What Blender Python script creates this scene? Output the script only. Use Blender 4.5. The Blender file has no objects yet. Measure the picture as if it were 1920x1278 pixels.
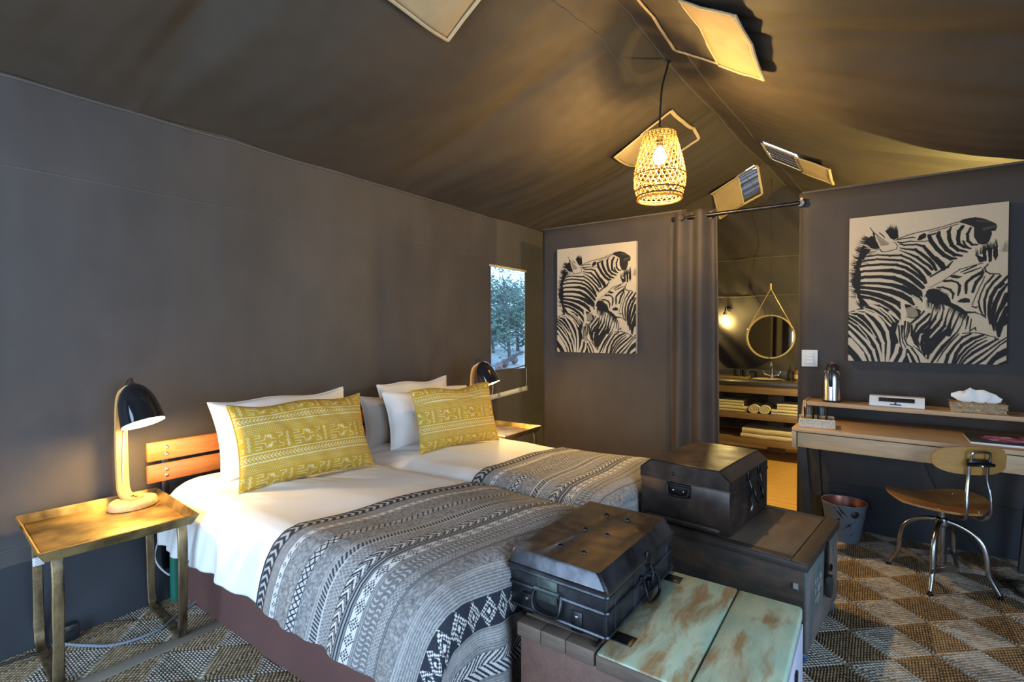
import bpy, bmesh, math, random
import numpy as np
from mathutils import Vector, Matrix, noise as mnoise
PI = math.pi
SC = bpy.context.scene
random.seed(7)
RNG = np.random.RandomState(11)

# ------------------------------------------------------------------ camera
cam_d = bpy.data.cameras.new('camera')
cam = bpy.data.objects.new('camera', cam_d)
SC.collection.objects.link(cam)
cam_d.sensor_width = 36.0
cam_d.lens = 941.6 / 1920 * 36
cam_d.clip_start = 0.05
CY, CP, CR = 0.62183, -0.01963, -0.00196
fw = Vector((math.cos(CY) * math.cos(CP), math.sin(CY) * math.cos(CP), math.sin(CP)))
rt = Vector((math.sin(CY), -math.cos(CY), 0))
up = rt.cross(fw)
r2 = rt * math.cos(CR) + up * math.sin(CR)
u2 = up * math.cos(CR) - rt * math.sin(CR)
m = Matrix((r2, u2, -fw)).transposed().to_4x4()
m.translation = Vector((0, 0, 1.35))
cam.matrix_world = m
SC.camera = cam

# ------------------------------------------------------------------ sky, exposure
SKY_STRENGTH = 6.5
SKY_COL = (0.66, 0.82, 1.0)
world = bpy.data.worlds.new('sky')
SC.world = world
world.use_nodes = True
wn = world.node_tree
bg = wn.nodes['Background']
tc = wn.nodes.new('ShaderNodeTexCoord')
sx = wn.nodes.new('ShaderNodeSeparateXYZ')
cr = wn.nodes.new('ShaderNodeValToRGB')
wn.links.new(tc.outputs['Generated'], sx.inputs[0])
wn.links.new(sx.outputs['Z'], cr.inputs['Fac'])
cr.color_ramp.elements[0].position = 0.0
cr.color_ramp.elements[0].color = (0.56, 0.76, 1.0, 1)
cr.color_ramp.elements[1].position = 0.8
cr.color_ramp.elements[1].color = (0.38, 0.62, 1.0, 1)
wn.links.new(cr.outputs['Color'], bg.inputs['Color'])
bg.inputs['Strength'].default_value = SKY_STRENGTH

def portal(name, loc, rot, sx_, sy_):
    l = bpy.data.lights.new(name, 'AREA')
    l.shape = 'RECTANGLE'; l.size = sx_; l.size_y = sy_
    l.cycles.is_portal = True
    o = bpy.data.objects.new(name, l)
    o.location = loc; o.rotation_euler = rot
    SC.collection.objects.link(o)
# openings of the tent front (behind the viewer) guide the daylight
portal('door_daylight', (-1.58, 1.35, 1.1), (0, -PI / 2, 0), 2.1, 2.3)
portal('side_daylight', (0.5, -1.60, 1.15), (PI / 2, 0, 0), 2.2, 1.5)

def point(name, loc, power, col, size=0.04):
    l = bpy.data.lights.new(name, 'POINT')
    l.energy = power; l.color = col; l.shadow_soft_size = size
    o = bpy.data.objects.new(name, l); o.location = loc
    SC.collection.objects.link(o)
    return o
WARM = (1.0, 0.64, 0.21)
BATHCOL = (1.0, 0.74, 0.20)
PENDANT_W, LAMP_W, BATH_W, BATH2_W = 78.0, 18.0, 9.0, 95.0
VS = SC.view_settings
VS.view_transform = 'Standard'
VS.look = 'None'
VS.exposure = 0.58
VS.gamma = 1.0
VS.use_curve_mapping = False

# ------------------------------------------------------------------ helpers
def link(o):
    SC.collection.objects.link(o)
    return o

def thing(name, label, cat, loc=(0, 0, 0), rz=0.0, group=None):
    o = link(bpy.data.objects.new(name, None))
    o.empty_display_size = 0.05
    o.location = loc
    o.rotation_euler = (0, 0, rz)
    return tag(o, label, cat, group)

def tag(o, label=None, cat=None, group=None, kind=None):
    if label: o['label'] = label
    if cat: o['category'] = cat
    if group: o['group'] = group
    if kind: o['kind'] = kind
    return o

def dup_tree(o, parent=None):
    c = o.copy()
    link(c)
    c.parent = parent
    for ch in list(o.children):
        dup_tree(ch, c)
    return c

_boxcache = {}
def _bev(sx, sy, sz, b, seg=2):
    k = (round(sx, 4), round(sy, 4), round(sz, 4), round(b, 4), seg)
    if k not in _boxcache:
        bm = bmesh.new()
        bmesh.ops.create_cube(bm, size=1.0)
        bmesh.ops.scale(bm, vec=(sx, sy, sz), verts=bm.verts)
        if b > 0:
            bmesh.ops.bevel(bm, geom=list(bm.edges), offset=b, segments=seg, profile=0.5, affect='EDGES')
        bm.verts.index_update()
        _boxcache[k] = ([v.co.copy() for v in bm.verts], [[v.index for v in f.verts] for f in bm.faces])
        bm.free()
    return _boxcache[k]

def rotz(a): return Matrix.Rotation(a, 4, 'Z')
def T(x, y, z): return Matrix.Translation((x, y, z))
def frame(o, xd, yd):
    """matrix with origin o, X along xd, Y near yd"""
    x = Vector(xd).normalized()
    z = x.cross(Vector(yd)).normalized()
    y = z.cross(x)
    mm = Matrix((x, y, z)).transposed().to_4x4()
    mm.translation = Vector(o)
    return mm

def smoothpath(pts, n=6, closed=False):
    P = [Vector(p) for p in pts]
    out = []
    N = len(P)
    rng = range(N if closed else N - 1)
    for i in rng:
        p0 = P[(i - 1) % N] if (closed or i > 0) else P[0] * 2 - P[1]
        p1 = P[i]; p2 = P[(i + 1) % N]
        p3 = P[(i + 2) % N] if (closed or i + 2 < N) else P[-1] * 2 - P[-2]
        for k in range(n):
            t = k / n
            out.append(0.5 * ((2 * p1) + (p2 - p0) * t + (2 * p0 - 5 * p1 + 4 * p2 - p3) * t * t + (3 * p1 - p0 - 3 * p2 + p3) * t ** 3))
    if not closed: out.append(P[-1])
    return out

class MB:
    def __init__(s):
        s.v = []; s.f = []
    def add(s, vs, fs, mat=None):
        o = len(s.v)
        for v in vs:
            v = Vector(v)
            s.v.append(mat @ v if mat else v)
        for f in fs: s.f.append([i + o for i in f])
        return s
    def box(s, c, d, b=0.0, mat=None, rz=0.0, seg=2):
        vs, fs = _bev(d[0], d[1], d[2], b, seg)
        mm = T(*c) @ rotz(rz)
        if mat: mm = mat @ mm
        return s.add(vs, fs, mm)
    def span(s, lo, hi, b=0.0, mat=None):
        return s.box([(a + c) / 2 for a, c in zip(lo, hi)], [abs(c - a) for a, c in zip(lo, hi)], b, mat)
    def tube(s, pts, r, n=8, closed=False, caps=True, mat=None, flat=None):
        P = [Vector(p) for p in pts]
        N = len(P)
        rr = r if isinstance(r, (list, tuple)) else [r] * N
        rings = []
        prev = None
        for i in range(N):
            if closed: t = P[(i + 1) % N] - P[(i - 1) % N]
            else: t = P[min(i + 1, N - 1)] - P[max(i - 1, 0)]
            if t.length < 1e-9: t = Vector((0, 0, 1))
            t.normalize()
            if prev is None:
                a = Vector((0, 0, 1)) if abs(t.z) < 0.9 else Vector((1, 0, 0))
                nx = t.cross(a).normalized()
            else:
                nx = (prev - t * prev.dot(t))
                nx = nx.normalized() if nx.length > 1e-6 else t.orthogonal().normalized()
            prev = nx
            ny = t.cross(nx)
            k1 = rr[i]; k2 = rr[i] * (flat if flat else 1)
            rings.append([P[i] + nx * math.cos(2 * PI * k / n) * k1 + ny * math.sin(2 * PI * k / n) * k2 for k in range(n)])
        return s.loft(rings, closed, caps, mat)
    def loft(s, rings, closed=False, caps=True, mat=None):
        n = len(rings[0]); N = len(rings)
        vs = [p for r in rings for p in r]
        fs = []
        for i in range(N if closed else N - 1):
            a = i * n; b = ((i + 1) % N) * n
            for k in range(n):
                k2 = (k + 1) % n
                fs.append([a + k, a + k2, b + k2, b + k])
        if caps and not closed:
            fs.append(list(range(n))[::-1])
            fs.append([(N - 1) * n + k for k in range(n)])
        return s.add(vs, fs, mat)
    def lathe(s, prof, n=24, mat=None, caps=False):
        rings = [[(r * math.cos(2 * PI * k / n), r * math.sin(2 * PI * k / n), z) for k in range(n)] for r, z in prof]
        return s.loft(rings, False, caps, mat)
    def grid(s, fn, nu, nv, mat=None, skip=None):
        vs = [fn(i / nu, j / nv) for j in range(nv + 1) for i in range(nu + 1)]
        fs = []
        for j in range(nv):
            for i in range(nu):
                if skip and skip((i + .5) / nu, (j + .5) / nv): continue
                a = j * (nu + 1) + i
                fs.append([a, a + 1, a + nu + 2, a + nu + 1])
        return s.add(vs, fs, mat)
    def prism(s, poly, h0, h1, mat=None):
        """poly of (x,y), extruded along z"""
        n = len(poly)
        vs = [(x, y, h0) for x, y in poly] + [(x, y, h1) for x, y in poly]
        fs = [list(range(n))[::-1], [n + k for k in range(n)]]
        for k in range(n):
            k2 = (k + 1) % n
            fs.append([k, k2, n + k2, n + k])
        return s.add(vs, fs, mat)
    def build(s, name, mat, parent=None, smooth=40, solid=0, fixn=True):
        me = bpy.data.meshes.new(name)
        me.from_pydata([tuple(v) for v in s.v], [], s.f)
        if fixn:
            bm = bmesh.new(); bm.from_mesh(me)
            bmesh.ops.recalc_face_normals(bm, faces=bm.faces)
            if smooth:
                lim = math.radians(smooth)
                for e in bm.edges:
                    e.smooth = not (len(e.link_faces) == 2 and e.calc_face_angle(0) > lim)
                for f in bm.faces: f.smooth = True
            bm.to_mesh(me); bm.free()
        elif smooth:
            me.polygons.foreach_set('use_smooth', [True] * len(me.polygons))
        if mat: me.materials.append(mat)
        o = link(bpy.data.objects.new(name, me))
        if parent: o.parent = parent
        if solid:
            md = o.modifiers.new('thickness', 'SOLIDIFY')
            md.thickness = abs(solid); md.offset = -1 if solid > 0 else 1
        return o

def colgrid(name, V, F_shape, rgb, mat, parent=None):
    """V: (nv,nu,3) array of points, rgb: (nv,nu,3) printed colour per point"""
    nv, nu = F_shape
    me = bpy.data.meshes.new(name)
    idx = np.arange(nv * nu).reshape(nv, nu)
    q = np.stack([idx[:-1, :-1], idx[:-1, 1:], idx[1:, 1:], idx[1:, :-1]], -1).reshape(-1, 4)
    me.vertices.add(nv * nu)
    me.vertices.foreach_set('co', np.ascontiguousarray(V, dtype=np.float32).ravel())
    me.loops.add(q.size)
    me.loops.foreach_set('vertex_index', q.ravel().astype(np.int32))
    me.polygons.add(len(q))
    me.polygons.foreach_set('loop_start', (np.arange(len(q)) * 4).astype(np.int32))
    me.polygons.foreach_set('use_smooth', np.ones(len(q), dtype=bool))
    me.update(calc_edges=True)
    ca = me.color_attributes.new('print', 'FLOAT_COLOR', 'POINT')
    rgba = np.ones((nv * nu, 4), dtype=np.float32)
    rgba[:, :3] = rgb.reshape(-1, 3)
    ca.data.foreach_set('color', rgba.ravel())
    me.materials.append(mat)
    o = link(bpy.data.objects.new(name, me))
    if parent: o.parent = parent
    return o
# ------------------------------------------------------------------ materials
def newmat(name):
    mt = bpy.data.materials.new(name)
    mt.use_nodes = True
    nt = mt.node_tree
    return mt, nt, nt.nodes['Principled BSDF']

def coords(nt, scale=(1, 1, 1), rot=(0, 0, 0), kind='Object'):
    tcn = nt.nodes.new('ShaderNodeTexCoord')
    mp = nt.nodes.new('ShaderNodeMapping')
    mp.inputs['Scale'].default_value = scale
    mp.inputs['Rotation'].default_value = rot
    nt.links.new(tcn.outputs[kind], mp.inputs['Vector'])
    return mp.outputs['Vector']

def tnoise(nt, vec, scale=5, detail=4, rough=0.55, dist=0):
    n = nt.nodes.new('ShaderNodeTexNoise')
    n.inputs['Scale'].default_value = scale
    n.inputs['Detail'].default_value = detail
    n.inputs['Roughness'].default_value = rough
    n.inputs['Distortion'].default_value = dist
    nt.links.new(vec, n.inputs['Vector'])
    return n.outputs['Fac']

def ramp(nt, fac, stops):
    r = nt.nodes.new('ShaderNodeValToRGB')
    e = r.color_ramp.elements
    while len(e) < len(stops): e.new(0.5)
    for k, (p, c) in enumerate(stops):
        e[k].position = p
        e[k].color = (*c, 1)
    nt.links.new(fac, r.inputs['Fac'])
    return r.outputs['Color']

def bump(nt, bs, h, strength=0.3, dist=0.01):
    b = nt.nodes.new('ShaderNodeBump')
    b.inputs['Strength'].default_value = strength
    b.inputs['Distance'].default_value = dist
    nt.links.new(h, b.inputs['Height'])
    nt.links.new(b.outputs['Normal'], bs.inputs['Normal'])

def mixc(nt, fac, a, b):
    mx = nt.nodes.new('ShaderNodeMix')
    mx.data_type = 'RGBA'
    for sock, val in ((mx.inputs[0], fac), (mx.inputs[6], a), (mx.inputs[7], b)):
        if isinstance(val, (int, float)): sock.default_value = val
        elif isinstance(val, tuple): sock.default_value = (*val, 1)
        else: nt.links.new(val, sock)
    return mx.outputs[2]

def mottled(name, c1, c2, rough=0.6, metal=0.0, scale=6, stretch=(1, 1, 1), bmp=0.0, bscale=60, lo=0.3, hi=0.7, detail=5, rvar=0.0, coat=0, bd=0.004):
    mt, nt, bs = newmat(name)
    v = coords(nt, stretch)
    f = tnoise(nt, v, scale, detail)
    nt.links.new(ramp(nt, f, [(lo, c1), (hi, c2)]), bs.inputs['Base Color'])
    bs.inputs['Roughness'].default_value = rough
    bs.inputs['Metallic'].default_value = metal
    if coat: bs.inputs['Coat Weight'].default_value = coat
    if rvar:
        r = nt.nodes.new('ShaderNodeMapRange')
        r.inputs['To Min'].default_value = max(0.03, rough - rvar)
        r.inputs['To Max'].default_value = min(1, rough + rvar)
        nt.links.new(f, r.inputs['Value'])
        nt.links.new(r.outputs[0], bs.inputs['Roughness'])
    if bmp:
        bump(nt, bs, tnoise(nt, coords(nt), bscale, 3), bmp, bd)
    return mt

def plain(name, c, rough=0.5, metal=0.0, **kw):
    return mottled(name, tuple(x * 0.93 for x in c), tuple(min(1, x * 1.05) for x in c), rough, metal, **kw)

def wood(name, c1, c2, axis='X', scale=3, rough=0.5, stretch=12, bmp=0.12):
    mt, nt, bs = newmat(name)
    s = [stretch] * 3
    s['XYZ'.index(axis)] = 1.0
    v = coords(nt, tuple(s))
    a = tnoise(nt, v, scale, 6, 0.6, 0.6)
    b = tnoise(nt, v, scale * 6, 3, 0.6)
    c = mixc(nt, 0.3, ramp(nt, a, [(0.3, c1), (0.7, c2)]), ramp(nt, b, [(0.35, c1), (0.65, c2)]))
    nt.links.new(c, bs.inputs['Base Color'])
    bs.inputs['Roughness'].default_value = rough
    bump(nt, bs, b, bmp, 0.003)
    return mt

def emit(name, c, strength):
    mt, nt, bs = newmat(name)
    bs.inputs['Base Color'].default_value = (*c, 1)
    bs.inputs['Emission Color'].default_value = (*c, 1)
    bs.inputs['Emission Strength'].default_value = strength
    return mt

def printed(name, rough=0.7, bmp=0.0, bscale=300):
    mt, nt, bs = newmat(name)
    a = nt.nodes.new('ShaderNodeAttribute')
    a.attribute_name = 'print'
    f = tnoise(nt, coords(nt), 180, 2)
    shade = ramp(nt, f, [(0.2, (0.86, 0.86, 0.86)), (0.8, (1, 1, 1))])
    mx = nt.nodes.new('ShaderNodeMix'); mx.data_type = 'RGBA'; mx.blend_type = 'MULTIPLY'
    mx.inputs[0].default_value = 1.0
    nt.links.new(a.outputs['Color'], mx.inputs[6]); nt.links.new(shade, mx.inputs[7])
    nt.links.new(mx.outputs[2], bs.inputs['Base Color'])
    bs.inputs['Roughness'].default_value = rough
    bs.inputs['Specular IOR Level'].default_value = 0.25
    if bmp: bump(nt, bs, tnoise(nt, coords(nt), bscale, 2), bmp, 0.002)
    return mt

def canvas(name, c, sheen=0.0, var=0.18, trans=0.0):
    mt, nt, bs = newmat(name)
    v = coords(nt)
    a = tnoise(nt, v, 1.7, 5)
    b = tnoise(nt, coords(nt, (1, 1, 0.35)), 9, 4)
    c1 = tuple(x * (1 - var) for x in c); c2 = tuple(x * (1 + var) for x in c)
    col = mixc(nt, 0.35, ramp(nt, a, [(0.3, c1), (0.7, c2)]), ramp(nt, b, [(0.3, c1), (0.7, c2)]))
    nt.links.new(col, bs.inputs['Base Color'])
    bs.inputs['Roughness'].default_value = 0.72
    bs.inputs['Specular IOR Level'].default_value = 0.35
    bump(nt, bs, tnoise(nt, v, 420, 1), 0.10, 0.001)
    return mt

M = {}
M['canvas_wall'] = canvas('tent_canvas_wall', (0.075, 0.066, 0.063))
M['canvas_roof'] = canvas('tent_canvas_roof', (0.065, 0.050, 0.036))
M['canvas_part'] = canvas('tent_canvas_partition', (0.055, 0.047, 0.044))
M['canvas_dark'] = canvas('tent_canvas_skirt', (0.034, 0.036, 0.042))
M['canvas_tan'] = canvas('tan_canvas', (0.42, 0.31, 0.17))
M['webbing'] = canvas('tan_webbing', (0.56, 0.43, 0.25))
M['seam'] = canvas('seam_thread', (0.10, 0.088, 0.08))
M['curtain'] = canvas('curtain_cloth', (0.060, 0.051, 0.047))
M['sheet'] = plain('white_cotton', (0.83, 0.81, 0.79), 0.8, scale=3, bmp=0.05, bscale=30)
M['linen'] = plain('taupe_cotton', (0.40, 0.34, 0.29), 0.85, scale=3, bmp=0.08, bscale=40)
M['skirt'] = mottled('maroon_suede', (0.105, 0.045, 0.036), (0.135, 0.060, 0.048), 0.9, scale=3, bmp=0.1, bscale=200)
M['print'] = printed('printed_cloth', 0.85, 0.12, 260)
M['knit'] = printed('knitted_throw', 0.95, 0.35, 330)
M['photo'] = printed('printed_canvas', 0.6, 0.03, 500)
M['walnut_edge'] = plain('canvas_edge', (0.62, 0.54, 0.42), 0.7)
M['headboard'] = wood('red_teak', (0.24, 0.07, 0.02), (0.43, 0.16, 0.045), 'X', 3, 0.35)
M['oak'] = wood('pale_oak', (0.40, 0.25, 0.125), (0.56, 0.37, 0.20), 'Y', 2.5, 0.5)
M['oakx'] = wood('pale_oak_end', (0.36, 0.23, 0.12), (0.50, 0.33, 0.18), 'Z', 2.5, 0.55)
M['lampwood'] = wood('lamp_ash_wood', (0.55, 0.30, 0.10), (0.72, 0.45, 0.18), 'Z', 3, 0.4)
M['disc'] = wood('lamp_base_wood', (0.50, 0.32, 0.16), (0.66, 0.46, 0.25), 'X', 3, 0.5)
M['ply'] = wood('chair_plywood', (0.30, 0.135, 0.04), (0.44, 0.21, 0.065), 'X', 2.5, 0.3, stretch=6)
M['ply2'] = wood('chair_plywood_back', (0.34, 0.17, 0.04), (0.47, 0.25, 0.07), 'Y', 2.5, 0.3, stretch=6)
M['plank'] = wood('bathroom_plank', (0.50, 0.27, 0.07), (0.70, 0.42, 0.13), 'Y', 2.2, 0.45, stretch=14)
M['vanwood'] = wood('vanity_wood', (0.20, 0.12, 0.05), (0.34, 0.22, 0.09), 'Y', 2.5, 0.55)
M['brass'] = mottled('aged_brass', (0.10, 0.07, 0.03), (0.78, 0.58, 0.26), 0.40, 0.85, scale=7, detail=8, bmp=0.3, bscale=22, rvar=0.12, lo=0.30, hi=0.72)
M['brassleg'] = mottled('worn_brass_leg', (0.030, 0.022, 0.016), (0.42, 0.30, 0.15), 0.45, 0.75, scale=13, stretch=(1.3, 1.3, 0.28), detail=7, bmp=0.5, bscale=30, lo=0.34, hi=0.72)
M['blackshade'] = plain('gloss_black_enamel', (0.012, 0.012, 0.015), 0.08, coat=0.6)
M['copper'] = plain('copper', (0.75, 0.36, 0.2), 0.25, 1.0)
M['bulb'] = emit('warm_bulb', (1.0, 0.78, 0.42), 60)
M['bulbsoft'] = emit('lamp_glow', (1.0, 0.82, 0.52), 14)
M['shadeinner'] = plain('white_lining', (0.85, 0.78, 0.62), 0.6)
M['cord'] = plain('black_cord', (0.015, 0.014, 0.013), 0.6)
M['greycord'] = plain('grey_braided_cord', (0.20, 0.22, 0.26), 0.7, bmp=0.4, bscale=250)
M['whitecord'] = plain('white_cable', (0.62, 0.62, 0.62), 0.5)
def canemat():
    mt, nt, bs = newmat('woven_cane')
    c = ramp(nt, tnoise(nt, coords(nt), 30, 4), [(.3, (0.34, 0.20, 0.05)), (.7, (0.50, 0.32, 0.10))])
    nt.links.new(c, bs.inputs['Base Color']); bs.inputs['Roughness'].default_value = .55
    tr = nt.nodes.new('ShaderNodeBsdfTranslucent'); nt.links.new(c, tr.inputs['Color'])
    mx = nt.nodes.new('ShaderNodeMixShader'); mx.inputs[0].default_value = .35
    nt.links.new(bs.outputs[0], mx.inputs[1]); nt.links.new(tr.outputs[0], mx.inputs[2])
    nt.links.new(mx.outputs[0], nt.nodes['Material Output'].inputs['Surface'])
    return mt
M['cane'] = canemat()
M['darkcane'] = plain('dark_cane_hoop', (0.12, 0.07, 0.025), 0.6)
M['tin'] = mottled('black_tin', (0.020, 0.021, 0.024), (0.13, 0.13, 0.145), 0.30, 0.8, scale=7, rvar=0.14, bmp=0.25, bscale=14, bd=0.006)
M['tintop'] = mottled('rusty_black_tin', (0.035, 0.027, 0.021), (0.16, 0.115, 0.075), 0.30, 0.7, scale=5, stretch=(0.6, 2.5, 1), rvar=0.12, bmp=0.30, bscale=11, bd=0.007)
M['tinbrown'] = mottled('brown_painted_tin', (0.028, 0.020, 0.017), (0.085, 0.058, 0.045), 0.36, 0.5, scale=9, rvar=0.14, bmp=0.15, bscale=16, bd=0.004)
M['iron'] = mottled('black_iron', (0.02, 0.02, 0.022), (0.06, 0.058, 0.06), 0.35, 0.9, scale=20)
M['patina'] = mottled('green_patina_plate', (0.03, 0.035, 0.035), (0.10, 0.13, 0.11), 0.5, 0.5, scale=25)
M['steel'] = mottled('worn_steel', (0.32, 0.33, 0.35), (0.60, 0.60, 0.60), 0.26, 1.0, scale=14, stretch=(1, 1, 0.5), rvar=0.1)
M['chrome'] = plain('chrome', (0.75, 0.75, 0.76), 0.12, 1.0)
M['brushed'] = mottled('brushed_steel', (0.55, 0.55, 0.56), (0.72, 0.72, 0.73), 0.24, 1.0, scale=4, stretch=(8, 8, 0.3))
M['blackplastic'] = plain('black_plastic', (0.02, 0.02, 0.022), 0.35)
M['whiteplastic'] = plain('white_plastic', (0.72, 0.71, 0.68), 0.35)
M['red'] = plain('red_plastic', (0.5, 0.03, 0.03), 0.4)
M['blackwood'] = mottled('dark_stained_leg', (0.018, 0.016, 0.015), (0.045, 0.038, 0.032), 0.5, scale=6)
M['bluecastor'] = plain('blue_castor', (0.03, 0.11, 0.20), 0.4)
M['green'] = plain('green_pipe', (0.01, 0.13, 0.09), 0.45)
M['glass'] = None
M['rattan'] = mottled('woven_rattan', (0.20, 0.12, 0.06), (0.50, 0.36, 0.20), 0.6, scale=90, bmp=0.6, bscale=140)
M['palerattan'] = mottled('pale_rattan', (0.40, 0.30, 0.20), (0.72, 0.60, 0.45), 0.6, scale=90, bmp=0.6, bscale=140)
M['tissue'] = plain('white_tissue', (0.85, 0.84, 0.82), 0.9)
M['towel'] = mottled('cream_towel', (0.62, 0.55, 0.36), (0.74, 0.68, 0.47), 0.95, scale=120, bmp=0.7, bscale=300)
M['stone'] = mottled('dark_stone_top', (0.045, 0.040, 0.036), (0.075, 0.066, 0.058), 0.35, scale=30)
M['gold'] = plain('gold_leather', (0.62, 0.46, 0.20), 0.4, 0.3)
M['amber'] = plain('amber_bottle', (0.22, 0.075, 0.012), 0.12, coat=0.5)
M['dkamber'] = plain('dark_amber_bottle', (0.03, 0.015, 0.008), 0.12, coat=0.5)
M['mugdark'] = plain('dark_ceramic', (0.035, 0.04, 0.05), 0.25)
M['basin'] = plain('beige_basin', (0.5, 0.42, 0.32), 0.3)
M['ground'] = mottled('groundsheet', (0.10, 0.09, 0.075), (0.16, 0.14, 0.115), 0.85, scale=8)
M['binding'] = plain('rug_binding', (0.27, 0.225, 0.165), 0.9, bmp=0.2, bscale=300)
M['label'] = plain('paper_label', (0.72, 0.71, 0.69), 0.7)
M['ink'] = plain('grey_ink', (0.25, 0.25, 0.25), 0.8)
M['chalk'] = plain('chalk_marks', (0.33, 0.36, 0.34), 0.9)

def glassmat(name, tint=(1, 1, 1), alpha=0.2, rough=0.05):
    mt, nt, bs = newmat(name)
    out = nt.nodes['Material Output']
    tr = nt.nodes.new('ShaderNodeBsdfTransparent')
    gl = nt.nodes.new('ShaderNodeBsdfGlossy')
    tr.inputs['Color'].default_value = (*tint, 1)
    gl.inputs['Roughness'].default_value = rough
    mx = nt.nodes.new('ShaderNodeMixShader')
    lw = nt.nodes.new('ShaderNodeLayerWeight'); lw.inputs['Blend'].default_value = alpha
    nt.links.new(lw.outputs['Fresnel'], mx.inputs[0])
    nt.links.new(tr.outputs[0], mx.inputs[1]); nt.links.new(gl.outputs[0], mx.inputs[2])
    nt.links.new(mx.outputs[0], out.inputs['Surface'])
    return mt
M['glass'] = glassmat('clear_glass', (0.97, 0.98, 0.98), 0.22)
M['pvc'] = glassmat('gauzy_vinyl', (0.19, 0.23, 0.27), 0.02, 0.30)

def mirrormat():
    mt, nt, bs = newmat('mirror_glass')
    bs.inputs['Metallic'].default_value = 1.0
    bs.inputs['Roughness'].default_value = 0.03
    v = tnoise(nt, coords(nt), 3, 2)
    nt.links.new(ramp(nt, v, [(0, (0.80, 0.80, 0.79)), (1, (0.84, 0.84, 0.83))]), bs.inputs['Base Color'])
    return mt
M['mirror'] = mirrormat()

def paintwood(name, paint1, paint2, bare1, bare2, stretch=(3, 1, 1), scale=4, cover=0.5, rough=0.55):
    """flaking paint over bare wood"""
    mt, nt, bs = newmat(name)
    v = coords(nt, stretch)
    g = tnoise(nt, coords(nt, (stretch[0] * 0.4, stretch[1] * 6, 4)), 5, 5)
    p = ramp(nt, tnoise(nt, v, scale * 1.7, 5), [(0.35, paint1), (0.65, paint2)])
    b = ramp(nt, g, [(0.3, bare1), (0.7, bare2)])
    f = tnoise(nt, v, scale, 8, 0.62, 0.4)
    r = nt.nodes.new('ShaderNodeMapRange')
    r.inputs['From Min'].default_value = cover - 0.06
    r.inputs['From Max'].default_value = cover + 0.07
    nt.links.new(f, r.inputs['Value'])
    nt.links.new(mixc(nt, r.outputs[0], p, b), bs.inputs['Base Color'])
    bs.inputs['Roughness'].default_value = rough
    bump(nt, bs, f, 0.25, 0.006)
    return mt
M['greenpaint'] = paintwood('worn_green_paint', (0.30, 0.44, 0.33), (0.46, 0.54, 0.38), (0.22, 0.14, 0.06), (0.36, 0.26, 0.13), (1.0, 2.6, 1), 4.2, 0.53)
M['lilacpaint'] = paintwood('worn_lilac_paint', (0.42, 0.42, 0.52), (0.55, 0.52, 0.60), (0.50, 0.30, 0.20), (0.62, 0.45, 0.35), (1, 1, 1), 4, 0.60)
M['cratewood'] = wood('crate_brown_wood', (0.10, 0.050, 0.038), (0.19, 0.098, 0.068), 'X', 2.5, 0.45)
M['crateedge'] = wood('crate_edge_wood', (0.075, 0.050, 0.038), (0.17, 0.115, 0.08), 'Y', 3, 0.55)
M['chestdark'] = paintwood('chest_dark_wood', (0.030, 0.026, 0.020), (0.055, 0.045, 0.032), (0.075, 0.042, 0.026), (0.10, 0.062, 0.038), (1, 0.7, 2), 5, 0.52)
M['chestteal'] = paintwood('chest_faded_paint', (0.075, 0.105, 0.10), (0.12, 0.155, 0.145), (0.17, 0.13, 0.115), (0.26, 0.20, 0.18), (1.5, 1, 0.8), 5, 0.51)
M['chesttop'] = mottled('chest_lid_top', (0.080, 0.056, 0.038), (0.135, 0.10, 0.068), 0.5, scale=5, stretch=(1, 3, 1))
M['chestrim'] = mottled('chest_lid_rim', (0.03, 0.022, 0.017), (0.06, 0.043, 0.032), 0.5, scale=8)
M['bin'] = mottled('splashed_bin_paint', (0.16, 0.19, 0.23), (0.19, 0.22, 0.26), 0.5, 0.2, scale=6)
M['binin'] = mottled('copper_bin_lining', (0.20, 0.06, 0.045), (0.55, 0.24, 0.17), 0.35, 0.7, scale=5)
M['splash'] = plain('dark_paint_splash', (0.02, 0.012, 0.012), 0.5)
# ------------------------------------------------------------------ flat prints, drawn stroke by stroke on a fine grid
def homography(src, dst):
    A = []; b = []
    for (x, y), (u, v) in zip(src, dst):
        A.append([x, y, 1, 0, 0, 0, -u * x, -u * y]); b.append(u)
        A.append([0, 0, 0, x, y, 1, -v * x, -v * y]); b.append(v)
    h = np.linalg.solve(np.array(A, float), np.array(b, float))
    return np.append(h, 1).reshape(3, 3)

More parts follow.
